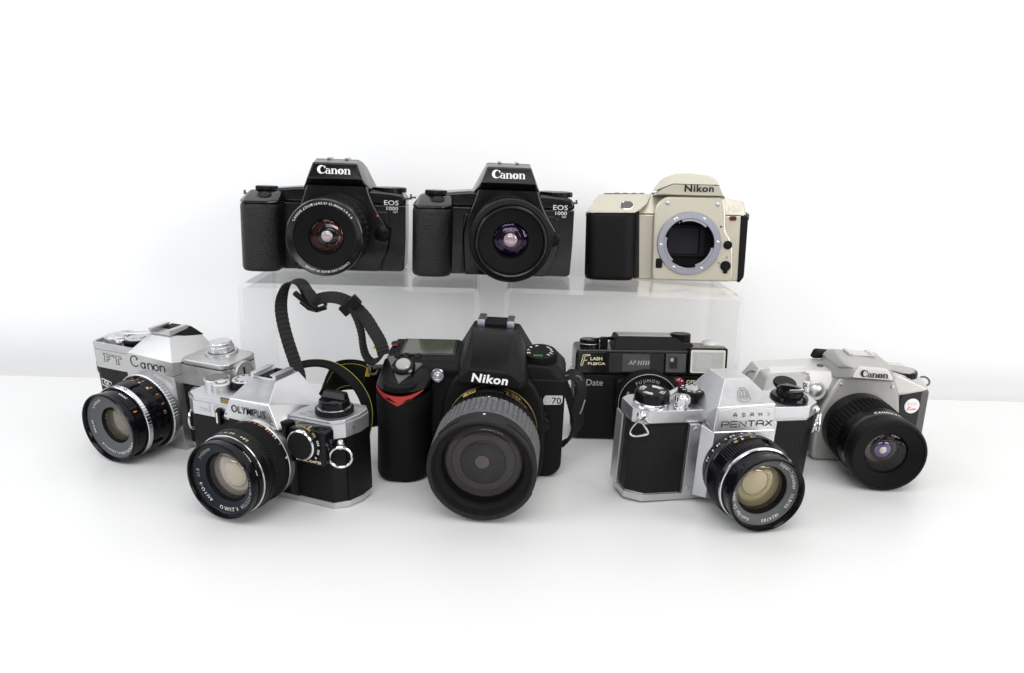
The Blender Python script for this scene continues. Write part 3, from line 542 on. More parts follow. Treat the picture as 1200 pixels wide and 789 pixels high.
obj('lower_trim', merge(hull([(-24, -6, 8), (24, -6, 8), (-26, 0, 4), (26, 0, 4), (-24, -6.2, 56), (23, -6.2, 53), (-26, 0, 57.4), (27, 0, 58), (26.5, 1, 60.5), (22, -5.5, 60)], 1.2)), 'black', g)
obj('model_lettering', merge(text('10', (-46.2, -.12, 53.6), 8.6, 6.6, bold=-.012), text('OM', (-55, -.12, 53.8), 7.6, 2.9, bold=-.01)), 'greyink', g)
obj('badge', box(-35.8, -24.8, .35, .8, 62.4, 66.4, .1), 'enamel', g)
obj('badge_pattern', merge(*[box(-35.4+1.45*i+(.7 if j % 2 else 0), -34.5+1.45*i+(.7 if j % 2 else 0), .2, .4, 62.8+.85*j, 63.3+.85*j) for i in range(7) for j in range(4)]), 'gold', g.children[-1])
obj('timer_lever', merge(ext(rrect(-38.8, -34.2, 46.5, 58, 2.2), -3.4, -.2, .9), lathe([(3.6, 0), (3.6, 1.2), (.01, 1.4)], (-36.5, 0, 55.4), 'f', 24)), 'enamel', g)
obj('lever_shine', ext(rrect(-37.6, -36.2, 48.5, 56.5, .6), -3.7, -3.3, .2), 'chrome', g.children[-1])
hs = obj('hot_shoe', merge(box(-11.5, 8, 8, 28, 82.5, 83.6, .2), box(-12.5, -9.6, 6, 25, 83.4, 86.4, .4), box(-12.3, -7.6, 6, 25, 85.8, 86.8, .3), box(5.6, 8.6, 6, 25, 83.4, 86.4, .4), box(3.8, 8.4, 6, 25, 85.8, 86.8, .3)), 'satin', g)
obj('shoe_plate', box(-7, 3.4, 8, 26, 83.5, 84, .1), 'enamel', hs)
k = obj('winding_hub', dial((-57, 21, 64.2), 9.2, 7.2, n=70, d=.15, top=.93), 'satin', g)
obj('hub_cap', lathe([(8.2, 7.3), (8, 7.6), (.01, 7.65)], (-57, 21, 64.2), 'u', 40), 'grey', k)
k = obj('release_collar', lathe([(7.0, -.2), (7.0, 7.0), (6.4, 7.6), (4.2, 7.7), (3.9, 6.4), (3.0, 6.2), (2.8, 7.6), (.01, 7.8)], (-46, 13.5, 64.2), 'u', 48), 'worn', g)
obj('release_button', lathe([(3.2, 6.6), (3.1, 8.2), (.01, 8.4)], (-46, 13.5, 64.2), 'u', 28), 'chrome', k)
k = obj('speed_dial', dial((-34, 25, 66.6), 11.5, 5.6, n=48, d=.5, top=.94), 'black', g)
obj('dial_plate', lathe([(9.6, 5.65), (9.4, 5.9), (4.2, 6.0), (.01, 6.0)], (-34, 25, 66.6), 'u', 40), 'satin', k)
obj('dial_marks', merge(*[box(-34+7*cos(a)-.9, -34+7*cos(a)+.9, 25+7*sin(a)-.9, 25+7*sin(a)+.9, 72.6, 72.7) for a in [i*.63 for i in range(10)]]), 'ink', k)
k = obj('rewind_base', dial((46.5, 17, 63.4), 12.8, 3.8, n=44, d=.5, top=.9), 'black', g)
obj('base_trim', lathe([(11.8, 3.8), (11.8, 4.4), (10.6, 4.6)], (46.5, 17, 63.4), 'u', 48), 'chrome', k)
obj('rewind_knob', merge(lathe([(10.4, 3.5), (10.4, 7.5), (9.8, 9.0), (8.6, 9.6), (.01, 9.6)], (46.5, 17, 63.4), 'u', 64), hull([(36.6, 15.5, 72.6), (56.4, 15.5, 72.6), (37.5, 22, 72.6), (55.5, 22, 72.6), (38.5, 17.6, 77.2), (54.5, 17.6, 77.2), (38.5, 21.5, 77.2), (54.5, 21.5, 77.2)], .7)), 'enamel', k)
obj('cover_marks', merge(text('OFF', (27, 4, 63.55), 5, 1.6, (1, 0, 0), (0, 1, 0)), text('ON', (30, 9, 63.55), 4, 1.6, (1, 0, 0), (0, 1, 0)), text('O', (63.4, 12.4, 55), 2, 2.4, (.38, .92, 0))), 'ink', g)
# adapter box
A = obj('adapter_box', ext(rp([(29, 35.4), (57, 36.2), (57.6, 60), (50, 61), (30, 60)], [1.5, 3, 3, 3, 2]), -10.5, 0, 1.2, 3), 'enamel', g)
k = obj('adapter_dial', lathe([(10.4, -.3), (10.4, 2.2), (9.6, 2.9), (9.0, 2.9)], (39.8, -10.4, 49.6), 'f', 64), 'chrome', A)
obj('dial_face', lathe([(9.1, 2.8), (.01, 3.0)], (39.8, -10.4, 49.6), 'f', 48), 'leather', A)
obj('dial_numeral', merge(*[arc_text(s, face_ring(39.8, 49.6, -10.75, 12.0), 1.7, a, 1/12, .02) for s, a in (('AUTO', -.3), ('60', .38), ('125', .75))]), 'gold', A)
obj('dial_numeral', merge(*[arc_text(s, face_ring(39.8, 49.6, -10.75, 12.0), 1.6, a, 1/12, .02) for s, a in (('250', 1.2), ('500', 1.7), ('B', 2.2))]), 'white', A)
obj('index_mark', box(43.5, 44.5, -10, -5.5, 60.6, 60.95), 'gold', A)
obj('adapter_lettering', text('MANUAL ADAPTER', (34.2, -10.75, 37.7), 19.6, 1.9, bold=.015), 'cream', A)
lg = obj('strap_lug', lathe([(3.2, -.5), (3.0, 2.4), (2.2, 3.2), (.01, 3.4)], (59.6, 3, 47.4), (.55, -.8, 0), 28), 'chrome', g)
obj('strap_ring', ringwire((62.4, -1.4, 40.6), 7.2, .95, (.8, .5, 0), (0, -.05, 1)), 'chrome', lg)
lg = obj('strap_lug', lathe([(3.4, -.4), (3.2, 2.6), (.01, 3)], (-70, 14, 47), 'l', 28), 'worn', g)
obj('strap_ring', ringwire((-73.2, 11, 40.4), 7.4, .95, (-.15, 1, 0), (0, 0, 1), sx=.7), 'chrome', lg)
obj('strap_ring', ringwire((-72.4, 13, 40.6), 6.4, .8, (-.5, 1, 0), (0, 0, 1), sx=.7), 'chrome', lg)
obj('motor_post', lathe([(4.4, 0), (4.6, 4), (4, 5), (.01, 5.2)], (-69.6, 15, 59), 'l', 28), 'grey', g)
# lens
x0, z0 = 1.4, 31.8
L = ring('lens', [(26.6, 5.5), (28.4, 6), (28.7, 12), (28.2, 12.8)], 'satin', g, x0, z0)
obj('mount_index', arc_text('I', barrel_ring(x0, z0, -9, 28.8), 3.2, -.08, -1/29, .05), 'redink', L)
wf = lambda i, j: (0 if not (1 <= i <= 18) else (-.75 if (i % 2 == 0 or (j % 4) < 1) else 0))
ring('focus_ring', [(28.2, 12.8)]+[(28.7, 13.4+.82*i) for i in range(18)]+[(28.2, 28.6)], 'rubber', L, x0, z0, 384, wf)
ring('scale_band', [(28.4, 12.6), (28.85, 13.0), (28.85, 16.6), (28.2, 16.8)], 'matte', L, x0, z0)
ring('aperture_ring', [(28.2, 28.4), (28.8, 29), (28.8, 33), (28.3, 33.4), (28.3, 38.6), (27.7, 39.4)], 'black', L, x0, z0, 288, knurl(1, 2, 96, 288, .35))
ring('silver_line', [(27.75, 39.2), (27.95, 39.4), (27.75, 40.2), (27.3, 40.3)], 'chrome', L, x0, z0)
ring('front_barrel', [(27.3, 40.2), (27.1, 43), (26.0, 43.6), (26.0, 45), (26.9, 45.6), (27.2, 50.6), (26.8, 51.8), (26.0, 52), (25.3, 51), (25, 48)], 'enamel', L, x0, z0)
ring('name_ring', [(25, 48), (24.4, 47.2), (17.6, 44.2)], 'name_blue', L, x0, z0)
fr = face_ring(x0, z0, -46.7, 20.8)
for s, a, sz, m in (('F.ZUIKO', 2.72, 2.9, 'white'), ('AUTO-S', 3.72, 2.9, 'white'), ('1:1.8', 4.6, 2.7, 'greyink'), ('f=50mm', 5.24, 2.7, 'greyink'), ('OLYMPUS OM-SYSTEM', .95, 2.5, 'greyink')): obj('ring_lettering', arc_text(s, fr, sz, a, 1/21.6, .012, .22, .85), m, L)
obj('barrel_lettering', arc_text('49mm', barrel_ring(x0, z0, -44.1, 26.3, False), 2.3, .62, 1/26, .03), 'white', L)
obj('barrel_lettering', arc_text('1181', barrel_ring(x0, z0, -44.1, 26.3, False), 2.2, 1.2, 1/26, .02), 'white', L)
optics(L, x0, z0, 44.2, 17.6, 43.8, 17.3, 0, 'pane', [('el_taupe', 16.6, 7.5, 5), ('el_beige_glint', 9.8, 4.0, 1.8, 3.4, 1.2)], sag=3.2)
for a, s, m in ((-.3, '5', 'gold'), (.0, '3', 'orange'), (.16, '2', 'orange'), (.34, '1.5', 'orange'), (.62, '1.2', 'orange'), (.95, '1', 'orange'), (.5, '4', 'cream'), (.8, '3.5', 'cream'), (1.35, '.8', 'cream')):
    obj('scale_numeral', arc_text(s, barrel_ring(x0, z0, -13.4, 29.0), 2.2, a, -1/29, .02), m, L)
for a, s in ((-.55, '16'), (-.3, '11'), (-.12, '8'), (.1, '5.6'), (.34, '4'), (.5, '2.8')): obj('stop_numeral', arc_text(s, barrel_ring(x0, z0, -34.6, 28.45), 2.2, a, -1/28, .01), 'cream', L)

shorten(L, x0, z0, .88, .975)

# ------------------------------------------------------------------ satin chrome SLR right of centre, pointed prism
g = thing('slr_camera', 'silver camera with black leather panels, pointed prism and amber glass lens, right of the centre', 'camera', POSE['pentax'], 'cameras standing on the table')
pl = [(-73.5, 26), (-72.3, 8), (-62, 0), (58, 0), (68.3, 8), (69.5, 26), (63, 32), (-67, 32)]
pq = lambda q: [(x*(1-q/68), y+(q if y < 15 else -q)) for x, y in pl]
obj('base_plate', extz(pq(0), 0, 5.4, .8), 'satin', g)
obj('body', extz(pq(.9), 5.4, 59, 0), 'satin', g)
obj('leatherette', merge(loft([[(-34.5, -.1, 6.2), (-59.8, -.1, 6.2), (-71.9, 8.1, 6.2), (-72.4, 18, 6.2), (-71.0, 18, 6.2), (-59, 1.5, 6.2), (-34.5, 1.5, 6.2)], [(-34.5, -.1, 57.6), (-59.8, -.1, 57.6), (-71.9, 8.1, 57.6), (-72.4, 18, 57.6), (-71.0, 18, 57.6), (-59, 1.5, 57.6), (-34.5, 1.5, 57.6)]], .4)), 'leather', g)
obj('leatherette', merge(loft([[(33.5, -.1, 6.2), (57, -.1, 6.2), (67.6, 8.0, 6.2), (66.4, 8.6, 6.2), (56, 1.5, 6.2), (33.5, 1.5, 6.2)], [(33.5, -.1, 57.6), (57, -.1, 57.6), (67.6, 8.0, 57.6), (66.4, 8.6, 57.6), (56, 1.5, 57.6), (33.5, 1.5, 57.6)]], .3)), 'leather', g)
obj('back_edge', box(-74.6, -73.2, 19, 31, 5.4, 58.6, .3), 'satin', g); obj('back_edge', box(69.6, 70.8, 17, 31, 5.4, 58.6, .3), 'satin', g)
obj('top_cover', merge(extz(pq(0), 59.2, 68.6, .8, 2)), 'satin', g)
obj('leather_frame', merge(box(-71, -33.8, -.16, .6, 57.7, 59, .1), box(-34.6, -33.6, -.18, .5, 6, 59, .1)), 'matte', g)
obj('front_plate', box(-33.4, -25.8, -3.6, 1, 5.6, 59, .3), 'satin', g); obj('front_plate', box(25.5, 31.5, -3.6, 1, 5.6, 59, .3), 'satin', g)
obj('mount_housing', hull([(-25.8, -3.4, 5.5), (25.6, -3.4, 5.5), (-19.6, -12, 7), (20, -12, 7), (-25.8, -3.4, 59), (25.6, -3.4, 59), (-19.8, -12, 56.6), (21.6, -12, 56.8), (-20, 2, 60), (20, 2, 60)], .5), 'satin', g)
for p in ((-29.6, -3.5, 56), (-29.8, -3.5, 11)): screw(p, 1.5, g, m='worn')
screw((28, -3.5, 55), .9, g, m='worn')
npz = [(-20.6, -12.4, 57), (24, -12.4, 57.2), (23.4, -11, 76), (-19.4, -11, 74.5)]
obj('prism_housing', hull(npz+[(-9.5, 3.5, 89.6), (9.2, 3.5, 89.6), (-10, 26, 89), (10, 26, 89), (-27, 30, 68.4), (31, 30, 68.4), (-24.6, -1, 66), (27.5, -1, 66), (-19, 14, 77.5), (22, 14, 77.5)], .7, 3), 'satin', g)
N = 14; fp = [(-18.8, -12.85, 57.8), (23.2, -12.85, 58)]+[(22.4-40.6*i/N, -11.55, 72.2+2.6*sin(PI*i/N)) for i in range(N+1)]
obj('nameplate', loft([fp, [(x, y+.8, z) for x, y, z in fp]], .12), 'satin', g)
obj('plate_edge', tube([(x, y-.05, z) for x, y, z in fp[2:]], .22, 6), 'white', g)
obj('plate_edge', tube([(-20.4, -12.6, 57.2), (23.8, -12.6, 57.4)], .3, 6), 'chrome', g)
def wide_word(s, o, w, h, lw):
    V = {'P': [[(0, 0), (0, 1), (.9, 1), (1, .9), (1, .55), (.9, .45), (0, .45)]], 'E': [[(1, 1), (0, 1), (0, 0), (1, 0)], [(0, .5), (.9, .5)]], 'N': [[(0, 0), (0, 1), (1, 0), (1, 1)]], 'T': [[(0, 1), (1, 1)], [(.5, 1), (.5, 0)]], 'A': [[(0, 0), (0, .8), (.25, 1), (.75, 1), (1, .8), (1, 0)], [(0, .42), (1, .42)]], 'X': [[(0, 0), (1, 1)], [(0, 1), (1, 0)]],
         'S': [[(1, 1), (0, 1), (0, .5), (1, .5), (1, 0), (0, 0)]], 'H': [[(0, 0), (0, 1)], [(1, 0), (1, 1)], [(0, .5), (1, .5)]], 'I': [[(.5, 0), (.5, 1)]]}
    n = len(s); cw = w/(n+(n-1)*.3); out = []
    for i, ch in enumerate(s):
        for ln in V[ch]: out.append([((x*cw+i*cw*1.3), y*h, lw) for x, y in ln])
    v, f = strokes(out, .01); v_ = Vector((0, .08, 1)).normalized(); bm = bmesh.new(); O = Vector(o)
    vs_ = [bm.verts.new(O+Vector((1, 0, 0))*p.x+v_*p.y+Vector((0, -1, .08))*p.z) for p in v]
    for q in f: bm.faces.new([vs_[i] for i in q])
    return bm
obj('lettering', wide_word('PENTAX', (-15.6, -13.0, 60.8), 37.4, 3.9, .62), 'ink', g)
obj('lettering', merge(*[wide_word(c, (-7.4+6.2*i, -12.6, 68.0), 2.1, 2.3, .4) for i, c in enumerate('ASAHI')]), 'ink', g)
vv = Vector((0, 14.5, 13.6)).normalized(); c0 = Vector((1.4, -5.6, 81.4)); nn = Vector((0, -.69, .72))
def onf(P): return [c0+Vector((1, 0, 0))*x+vv*y+nn*.12 for x, y in P]
obj('emblem', merge(*[tube(onf(P), .26, 6, c) for P, c in (([(-2, 5), (2, 5), (2.8, 3.4), (-2.8, 3.4)], True), ([(-3.2, 3), (-4.6, -3.6), (-1.8, -5), (1.8, -5), (4.6, -3.6), (3.2, 3)], False), ([(-2, 2.4), (-2.6, -3), (0, -3), (0, 3)], False), ([(2, 2.4), (2.6, -3), (.6, -3)], False), ([(-3.4, -1), (3.4, -1)], False))]), 'greyink', g)
k = obj('winding_hub', lathe([(12.6, -.2), (12.6, 1.8), (11.9, 2.6), (11.6, 2.7)], (-56.5, 14, 68.6), 'u', 64), 'chrome', g)
obj('counter_ring', lathe([(11.7, 2.6), (12.2, 3.4), (12.0, 8.6), (11.5, 9.4)], (-56.5, 14, 68.6), 'u', 64), 'enamel', k)
obj('counter_dial', lathe([(11.5, 9.3), (10.9, 9.9), (9.8, 9.7), (.01, 9.5)], (-56.5, 14, 68.6), 'u', 64), 'matte', k)
obj('dial_line', merge(*[tube([(-56.5+r*cos(R(a)), 14+r*sin(R(a)), 78.35) for a in range(a0, a1, 10)], .22, 5) for r in (8.6, 7.2, 6.0) for a0, a1 in ((10, 80), (110, 175), (200, 260), (300, 350))]), 'white', k)
obj('wind_lever', hull([(-47, 12, 71.8), (-44, 20, 71.8), (-28, 29, 73), (-25.5, 28, 73), (-47, 12, 73.6), (-44, 20, 73.6), (-28, 30.5, 75), (-25, 28, 75)], .6), 'silverp2', g)
k = obj('release_button', merge(lathe([(5.6, -.3), (5.6, 1.4), (4.6, 1.6), (4.6, 3.4), (5.4, 4.0), (5.4, 7.8), (4.8, 8.4), (3.4, 8.4), (3.2, 7.4), (2.4, 9.0), (.01, 9.3)], (-37.5, 5.5, 68.6), 'u', 96, knurl(4, 5, 14, 96, .35))), 'chrome', g)
k = obj('speed_dial', lathe([(8.2, -.3), (8.6, 1.0), (8.6, 4.6), (9.6, 5.2), (9.6, 8.0), (9.2, 8.5), (.01, 8.6)], (-25.5, 18, 68.6), 'u', 120, knurl(3, 4, 40, 120, .35)), 'enamel', g)
obj('dial_marks', merge(*[text(s, (-25.5+7*cos(a)-1, 18+7*sin(a)-.8, 77.35), 2.2, 1.7, (1, 0, 0), (0, 1, 0), .02) for a, s in [(i*.57, s) for i, s in enumerate(('X', '1', '2', '4', '8', '15', '30', '60', '125', '250', 'T'))]]), 'white', k)
obj('dial_cap', lathe([(4.8, 8.6), (4.6, 9.4), (.01, 9.5)], (-25.5, 18, 68.6), 'u', 40), 'satin', k)
k = obj('rewind_base', lathe([(13.2, .3), (13.4, 2.0), (12.6, 3.6), (9.6, 4.2)], (49, 14, 68.6), 'u', 64), 'enamel', g)
obj('rewind_knob', merge(lathe([(9.6, 3.8), (9.4, 7.6), (8.6, 8.4), (.01, 8.4)], (49, 14, 68.6), 'u', 48), hull([(40, 13, 76.4), (58, 10, 76.4), (41, 19, 76.4), (58, 15, 76.4), (41, 14, 79.6), (50, 12, 79), (48, 18, 79.4), (57, 13, 77.4)], .5)), 'enamel', k)
obj('crank_handle', merge(lathe([(2.5, 0), (2.1, 3.4), (2.6, 4.2), (2.6, 6.4), (.01, 6.8)], (59.5, 11, 76.2), 'u', 32), box(46, 60, 10, 13.5, 76, 77.2, .3)), 'chrome', k)
obj('index_mark', text('V', (56, .9, 70.4), 2.4, 1.8, u=(1, .35, 0), v=(-.1, .3, 1)), 'gold', k)
obj('cover_marks', merge(text('X', (-29.5, 4.6, 68.75), 3, 1.4, (1, 0, 0), (0, 1, 0))), 'ink', g)
def tri(c, u, v, s): return tube(catmull([tuple(Vector(c)+Vector(u)*a*s+Vector(v)*b*s) for a, b in ((-.12, 0), (-.75, -1.1), (-.8, -1.75), (-.3, -1.9), (.75, -1.45), (.85, -1.1), (.2, -.3))], 5), .75, 8)
lg = obj('strap_lug', lathe([(3.2, -.5), (3.2, 1.6), (2.3, 2.6), (1.6, 4), (.01, 4.2)], (-66.5, 3.8, 64.4), (-.62, -.78, 0), 28), 'chrome', g)
obj('strap_ring', tri((-68.5, 0, 62.6), (.8, -.6, 0), (0, -.12, 1), 7), 'chrome', lg)
lg = obj('strap_lug', lathe([(3.0, -.5), (3.0, 1.6), (1.6, 3.4), (.01, 3.6)], (67.2, 8, 62.8), (.7, -.7, 0), 28), 'chrome', g)
obj('strap_ring', tri((70, 5, 60.5), (.35, .93, 0), (0, -.1, 1), 7), 'chrome', lg)
obj('strap_ring', tri((69, 4.2, 60.5), (.7, .7, 0), (.1, -.1, 1), 7), 'chrome', lg)
# lens
x0, z0 = .5, 31.4
L = ring('lens', [(21.96, 10), (25.21, 12), (25.59, 14)], 'enamel', g, x0, z0)
ring('aperture_ring', [(25.59, 13.8), (26.36, 15), (26.74, 20), (26.36, 20.8)], 'enamel', L, x0, z0, 240, knurl(1, 1, 60, 240, .5))
ring('depth_scale', [(26.55, 20.6), (27.12, 21.4), (27.50, 26), (27.12, 26.6)], 'gloss', L, x0, z0)
def foc(i, j):
    a = j % 60
    if a < 10: return -1.4 if 1 <= i <= 2 else 0
    return -.55 if (1 <= i <= 2 and (j % 3) == 0) else 0
ring('focus_ring', [(27.12, 26.4), (28.65, 27.4), (28.46, 40.4), (27.70, 42), (26.64, 44.2)], 'enamel', L, x0, z0, 300, foc)
ring('silver_line', [(26.64, 44), (27.22, 44.5), (27.12, 46.2), (26.45, 46.6)], 'chrome', L, x0, z0)
ring('front_barrel', [(26.45, 46.4), (25.69, 47), (25.40, 52), (25.98, 53), (26.36, 59.4), (25.88, 60.8), (25.12, 61), (24.26, 60), (23.97, 57.8), (23.78, 56)], 'enamel', L, x0, z0)
ring('name_ring', [(23.9, 56), (23.4, 55), (17.8, 53), (17.4, 52)], 'name_grey', L, x0, z0)
fr = face_ring(x0, z0, -54.75, 20.3)
for s, a, sz in (('Super-Takumar', .40, 2.8), ('1:1.8/55', 1.72, 2.7), ('1824780', 2.5, 2.7), ('Asahi Opt. Co., Japan', 3.5, 2.2)): obj('ring_lettering', arc_text(s, fr, sz, a, 1/21.2, .006, .22, .8), 'white', L)
optics(L, x0, z0, 52, 17.4, 51.4, 17.1, 0, 'pane_amber', [('el_beige', 16.4, 8, 4.8), ('el_beige_glint', 9.4, 3.9, 1.6, -3.4, 3.6)], sag=3)
for i, s in enumerate(('16', '8', '4', '2.8', '2', '1.8', '11', '5.6')):
    obj('stop_numeral', arc_text(s, barrel_ring(x0, z0, -17.6, 26.85), 2.0, .35-.22*i, -1/26.8, .02), 'white', L)
for i, (s, m) in enumerate((('16', 'white'), ('8', 'white'), ('4', 'redink'), ('8', 'redink'), ('11', 'white'), ('16', 'white'))): obj('scale_numeral', arc_text(s, barrel_ring(x0, z0, -24, 27.6), 2.0, .34-.14*i, -1/30, .02), m, L)
obj('distance_window', sector(27.4, 28.85, -32, 20, -32.5, -27.6, x0, z0, 16), 'matte', L)
for a, s, m in ((-.5, '15', 'gold'), (-.34, '4', 'white'), (-.06, '1.2', 'gold')): obj('distance_numeral', arc_text(s, barrel_ring(x0, z0, -29.4, 28.95), 2.3, a+.08, -1/30, .03), m, L)
shorten(L, x0, z0, .89, 1.0)

# ------------------------------------------------------------------ silver grey autofocus SLR at far right
g = thing('slr_camera', 'silver grey plastic camera with black zoom lens and round white badge, rightmost on the table', 'camera', POSE['kiss'], 'cameras standing on the table')
obj('body', merge(ext(rp([(-82, 0.2), (54, 0.2), (58.6, 4), (58, 60), (-82, 58)], [4, 3, 6, 0, 0]), 0, 42, 2, 3)), 'grey', g)
obj('lower_band', ext([(-36, .2), (30, .2), (30, 5), (-36, 5)], -1.2, 2, .8), 'silverp', g)
obj('side_panel', hull([(34, -1.6, 4), (57.4, .8, 4), (35, -1.6, 55.4), (57, .8, 59.6), (34, 4, 4), (58.9, 4, 4), (35, 4, 55.4), (58.2, 4, 59.6), (44, -1.2, 58.4)], .8), 'charcoal', g)
obj('top_cover', merge(hull([(-83, 4, 57), (58.4, 1, 59.8), (34, -1.8, 55.6), (45, -1.4, 58.6), (-83, 38, 57), (58.6, 38, 59.8), (-76, 16, 69), (-76, 36, 69), (-30, 4, 72.4), (28, -3, 73), (50, 8, 70.4), (56, 14, 66), (56, 36, 66), (48, 36, 72), (-30, 36, 73), (26, -4, 58), (-34, -4, 58)], 2.2, 3)), 'silverp2', g)
obj('grip', hull([(-84, 4, 3), (-84, 4, 57), (-82, -16, 3), (-80, -18, 57), (-52, -19, 3), (-50, -20, 57), (-40, -4, 3), (-38, -4, 57), (-40, 3, 1), (-82, 3, 1)], 3, 3), 'grip', g)
obj('grip_top', hull([(-84.5, 6, 56), (-80, -17, 57), (-52, -19, 57.4), (-38, -4, 58), (-38, 8, 60), (-76, 14, 69.6), (-74, -4, 68.6), (-44, -6, 67.4), (-34, 12, 72), (-70, -14, 63), (-56, -15, 63)], 2.4, 3), 'silverp', g)
mb = [(-32, .6), (32, .6), (34, 14), (33, 40), (29.5, 60), (24.5, 71.5), (12, 75), (-12, 76), (-18.5, 72), (-26, 58), (-33, 40), (-34, 14)]
obj('mount_housing', ext(rp(mb, [5, 5, 8, 8, 10, 9, 6, 6, 9, 10, 8, 8]), -10, 2, 3.2, 4), 'silverp', g)
obj('prism_housing', hull([(-17, -20, 74.5), (18.5, -21, 73), (-13, -22, 83), (13, -22, 82), (-22, -5, 70), (27, -5, 70), (-24, 30, 70), (30, 30, 70), (-20, 8, 80), (26, 8, 78), (-16, 32, 82), (20, 32, 80)], 2, 3), 'silverp', g)
obj('prism_cap', hull([(-15, -19, 82.6), (14, -19, 81.4), (-21, -4, 78), (27.5, -4, 76.2), (-21.5, 30, 78), (27.5, 30, 76.6), (-12, 2, 86.2), (15, 2, 84.8), (-14, 20, 86.4), (17.5, 20, 85), (-16, 32, 83), (20, 32, 81.6), (-17, -8, 84.2), (19.5, -8, 82.8)], 3, 4), 'silverp', g)
fq = [(-15.6, -23.6, 76.4), (15.6, -24.2, 75.2), (14.2, -23.4, 78.6), (10.2, -22, 83.8), (-11, -22, 84.8), (-14.4, -23.2, 80)]
obj('nameplate', loft([fq, [(x, y+3, z+.3) for x, y, z in fq]], .9, 3), 'silverp2', g)
v = Vector((0, 1.55, 8.4)).normalized()
obj('lettering', logo(serif_logo(), (-9.4, -24.0, 77.6), 20.4, 5.4, v=v, u=(1, -.01, -.03)), 'ink', g)
obj('hot_shoe', merge(box(-9, -5.4, 4, 18, 86, 88, .5), box(8.5, 12, 4, 18, 85.2, 87.4, .5), box(-6, 9, 4, 17, 85.6, 86.6, .2)), 'silverp2', g)
obj('eyecup', hull([(-27, 30, 74), (-28, 38, 74), (-24, 30, 80), (-25, 38, 82), (8, 30, 79), (8, 38, 80), (20, 38, 74)], 2), 'matte', g)
for p in ((-18.2, -10.1, 66.4), (22.6, -10.1, 65.4)): screw(p, 1.4, g, m='worn')
obj('badge', lathe([(6.3, -.4), (6.3, .5), (5.9, .8), (.01, .8)], (45.0, -.7, 46.8), (.104, -1, 0), 48), 'white', g)
bd = g.children[-1]
obj('badge_lettering', text('EOS', (41.2, -2.0, 47.5), 7.4, 2.5, u=(1, .104, 0), bold=-.012), 'greyink', bd)
obj('badge_script', merge(*[tube([(45.0+x, -1.6+.104*x, 46.8+z) for x, z in pp], .24, 5) for pp in ([(-3.8, -3.6), (-2.6, -.4)], [(-1.0, -.6), (-3.2, -2.1), (-1.2, -3.4), (-.3, -2.2), (-.1, -3.2), (.8, -2.0), (1.0, -3.0), (1.9, -1.9), (1.7, -3.0), (2.9, -2.0), (2.7, -2.9), (4.2, -2.4)])]), 'redink', bd)
k = obj('mode_dial', dial((38.5, 12, 68.6), 12, 4.4, n=60, d=.35, top=.84), 'black', g)
obj('dial_cap', lathe([(9.8, 4.3), (9.6, 4.9), (8.4, 5.2), (.01, 5.3)], (38.5, 12, 68.6), 'u', 48), 'silverp', k)
obj('top_display', hull([(-70, 3, 69.6), (-40, 5, 70.8), (-68, 15, 71), (-36, 17, 72.4), (-70, 3, 68), (-36, 17, 70)], .3), 'lcdpale', g)
obj('display_frame', hull([(-72, 1.5, 69), (-38, 3, 70.2), (-70, 18, 70.2), (-33, 20, 71.8), (-72, 1.5, 67), (-33, 20, 69)], .6), 'silverp2', g)
obj('top_button', lathe([(2.6, -.5), (2.6, 1), (2.2, 1.4), (.01, 1.4)], (-26, 16, 72.6), 'u', 24), 'grey', g)
obj('control_dial', dial((-62, -9, 63.6), 9, 3.6, axis=(0, -.25, .97), n=36, d=.6), 'black', g)
k = obj('lamp_bezel', lathe([(8.0, -1), (8.0, 1.2), (7.2, 2.2), (6.0, 2.2), (5.6, 1.4)], (-37, -9, 60.2), 'f', 40), 'silverp2', g)
obj('assist_lamp', lathe([(5.7, 1.3), (4, 2.8), (2, 3.4), (.01, 3.6)], (-37, -9, 60.2), 'f', 32), 'satin', k)
for s, x in ((1, 56), (-1, -76)): obj('strap_lug', ringwire((x+s*4.5, 16, 62.5), 3.6, .8, (1, 0, -.1*s), (0, .3, .55), sx=1.2), 'grey', g)
x0, z0 = 0, 31.8
L = ring('lens', [(32.6, 9), (33, 12), (32.6, 22)], 'black', g, x0, z0)
ring('zoom_ring', [(32.4, 21.8), (33.2, 22.6), (32.8, 41.5), (32.0, 42.2)], 'rubber', L, x0, z0, 300, lambda i, j: (-1.1 if 1 <= i <= 2 and (j % 6) < 2 else 0))
ring('gold_line', [(31.95, 44.4), (32.06, 44.45), (32.06, 44.75), (31.9, 44.8)], 'gold', L, x0, z0)
ring('front_barrel', [(32.1, 42), (32, 49), (31.2, 50.5)], 'black', L, x0, z0)
ring('name_ring', [(31.2, 50.3), (29.6, 53.6), (28.8, 54.4)], 'gloss', L, x0, z0)
def cone_ring(a): return ((x0+30.55*sin(a), -52.1, z0+30.55*cos(a)), (cos(a), 0, -sin(a)), (sin(a)*.45, .9, cos(a)*.45))
obj('ring_lettering', arc_text('CANON ZOOM LENS EF 35-80mm', cone_ring, 2.7, -.26, 1/30.6, .02, .25), 'white', L)
obj('ring_lettering', arc_text('52mm', cone_ring, 2.2, 4.2, 1/30.6, .01, .25), 'white', L)
ring('front_ring', [(28.8, 54), (29.0, 56), (29.6, 57.5), (29.8, 67), (29.2, 70), (28.0, 71.4), (26.8, 71.4), (26.2, 70)], 'matte', L, x0, z0)
optics(L, x0, z0, 70, 26.2, 65, 16.8, 8, 'pane', [('el_umber', 15.6, 9, 3.0), ('el_dark', 10.2, 5.4, 1.4, .8, 1), ('el_violet', 7.0, 3.8, 1.6, -1.2, 1.4), ('el_glint', 3.0, 2.0, 1.2, -1.8, 1.6)], sag=3.2)

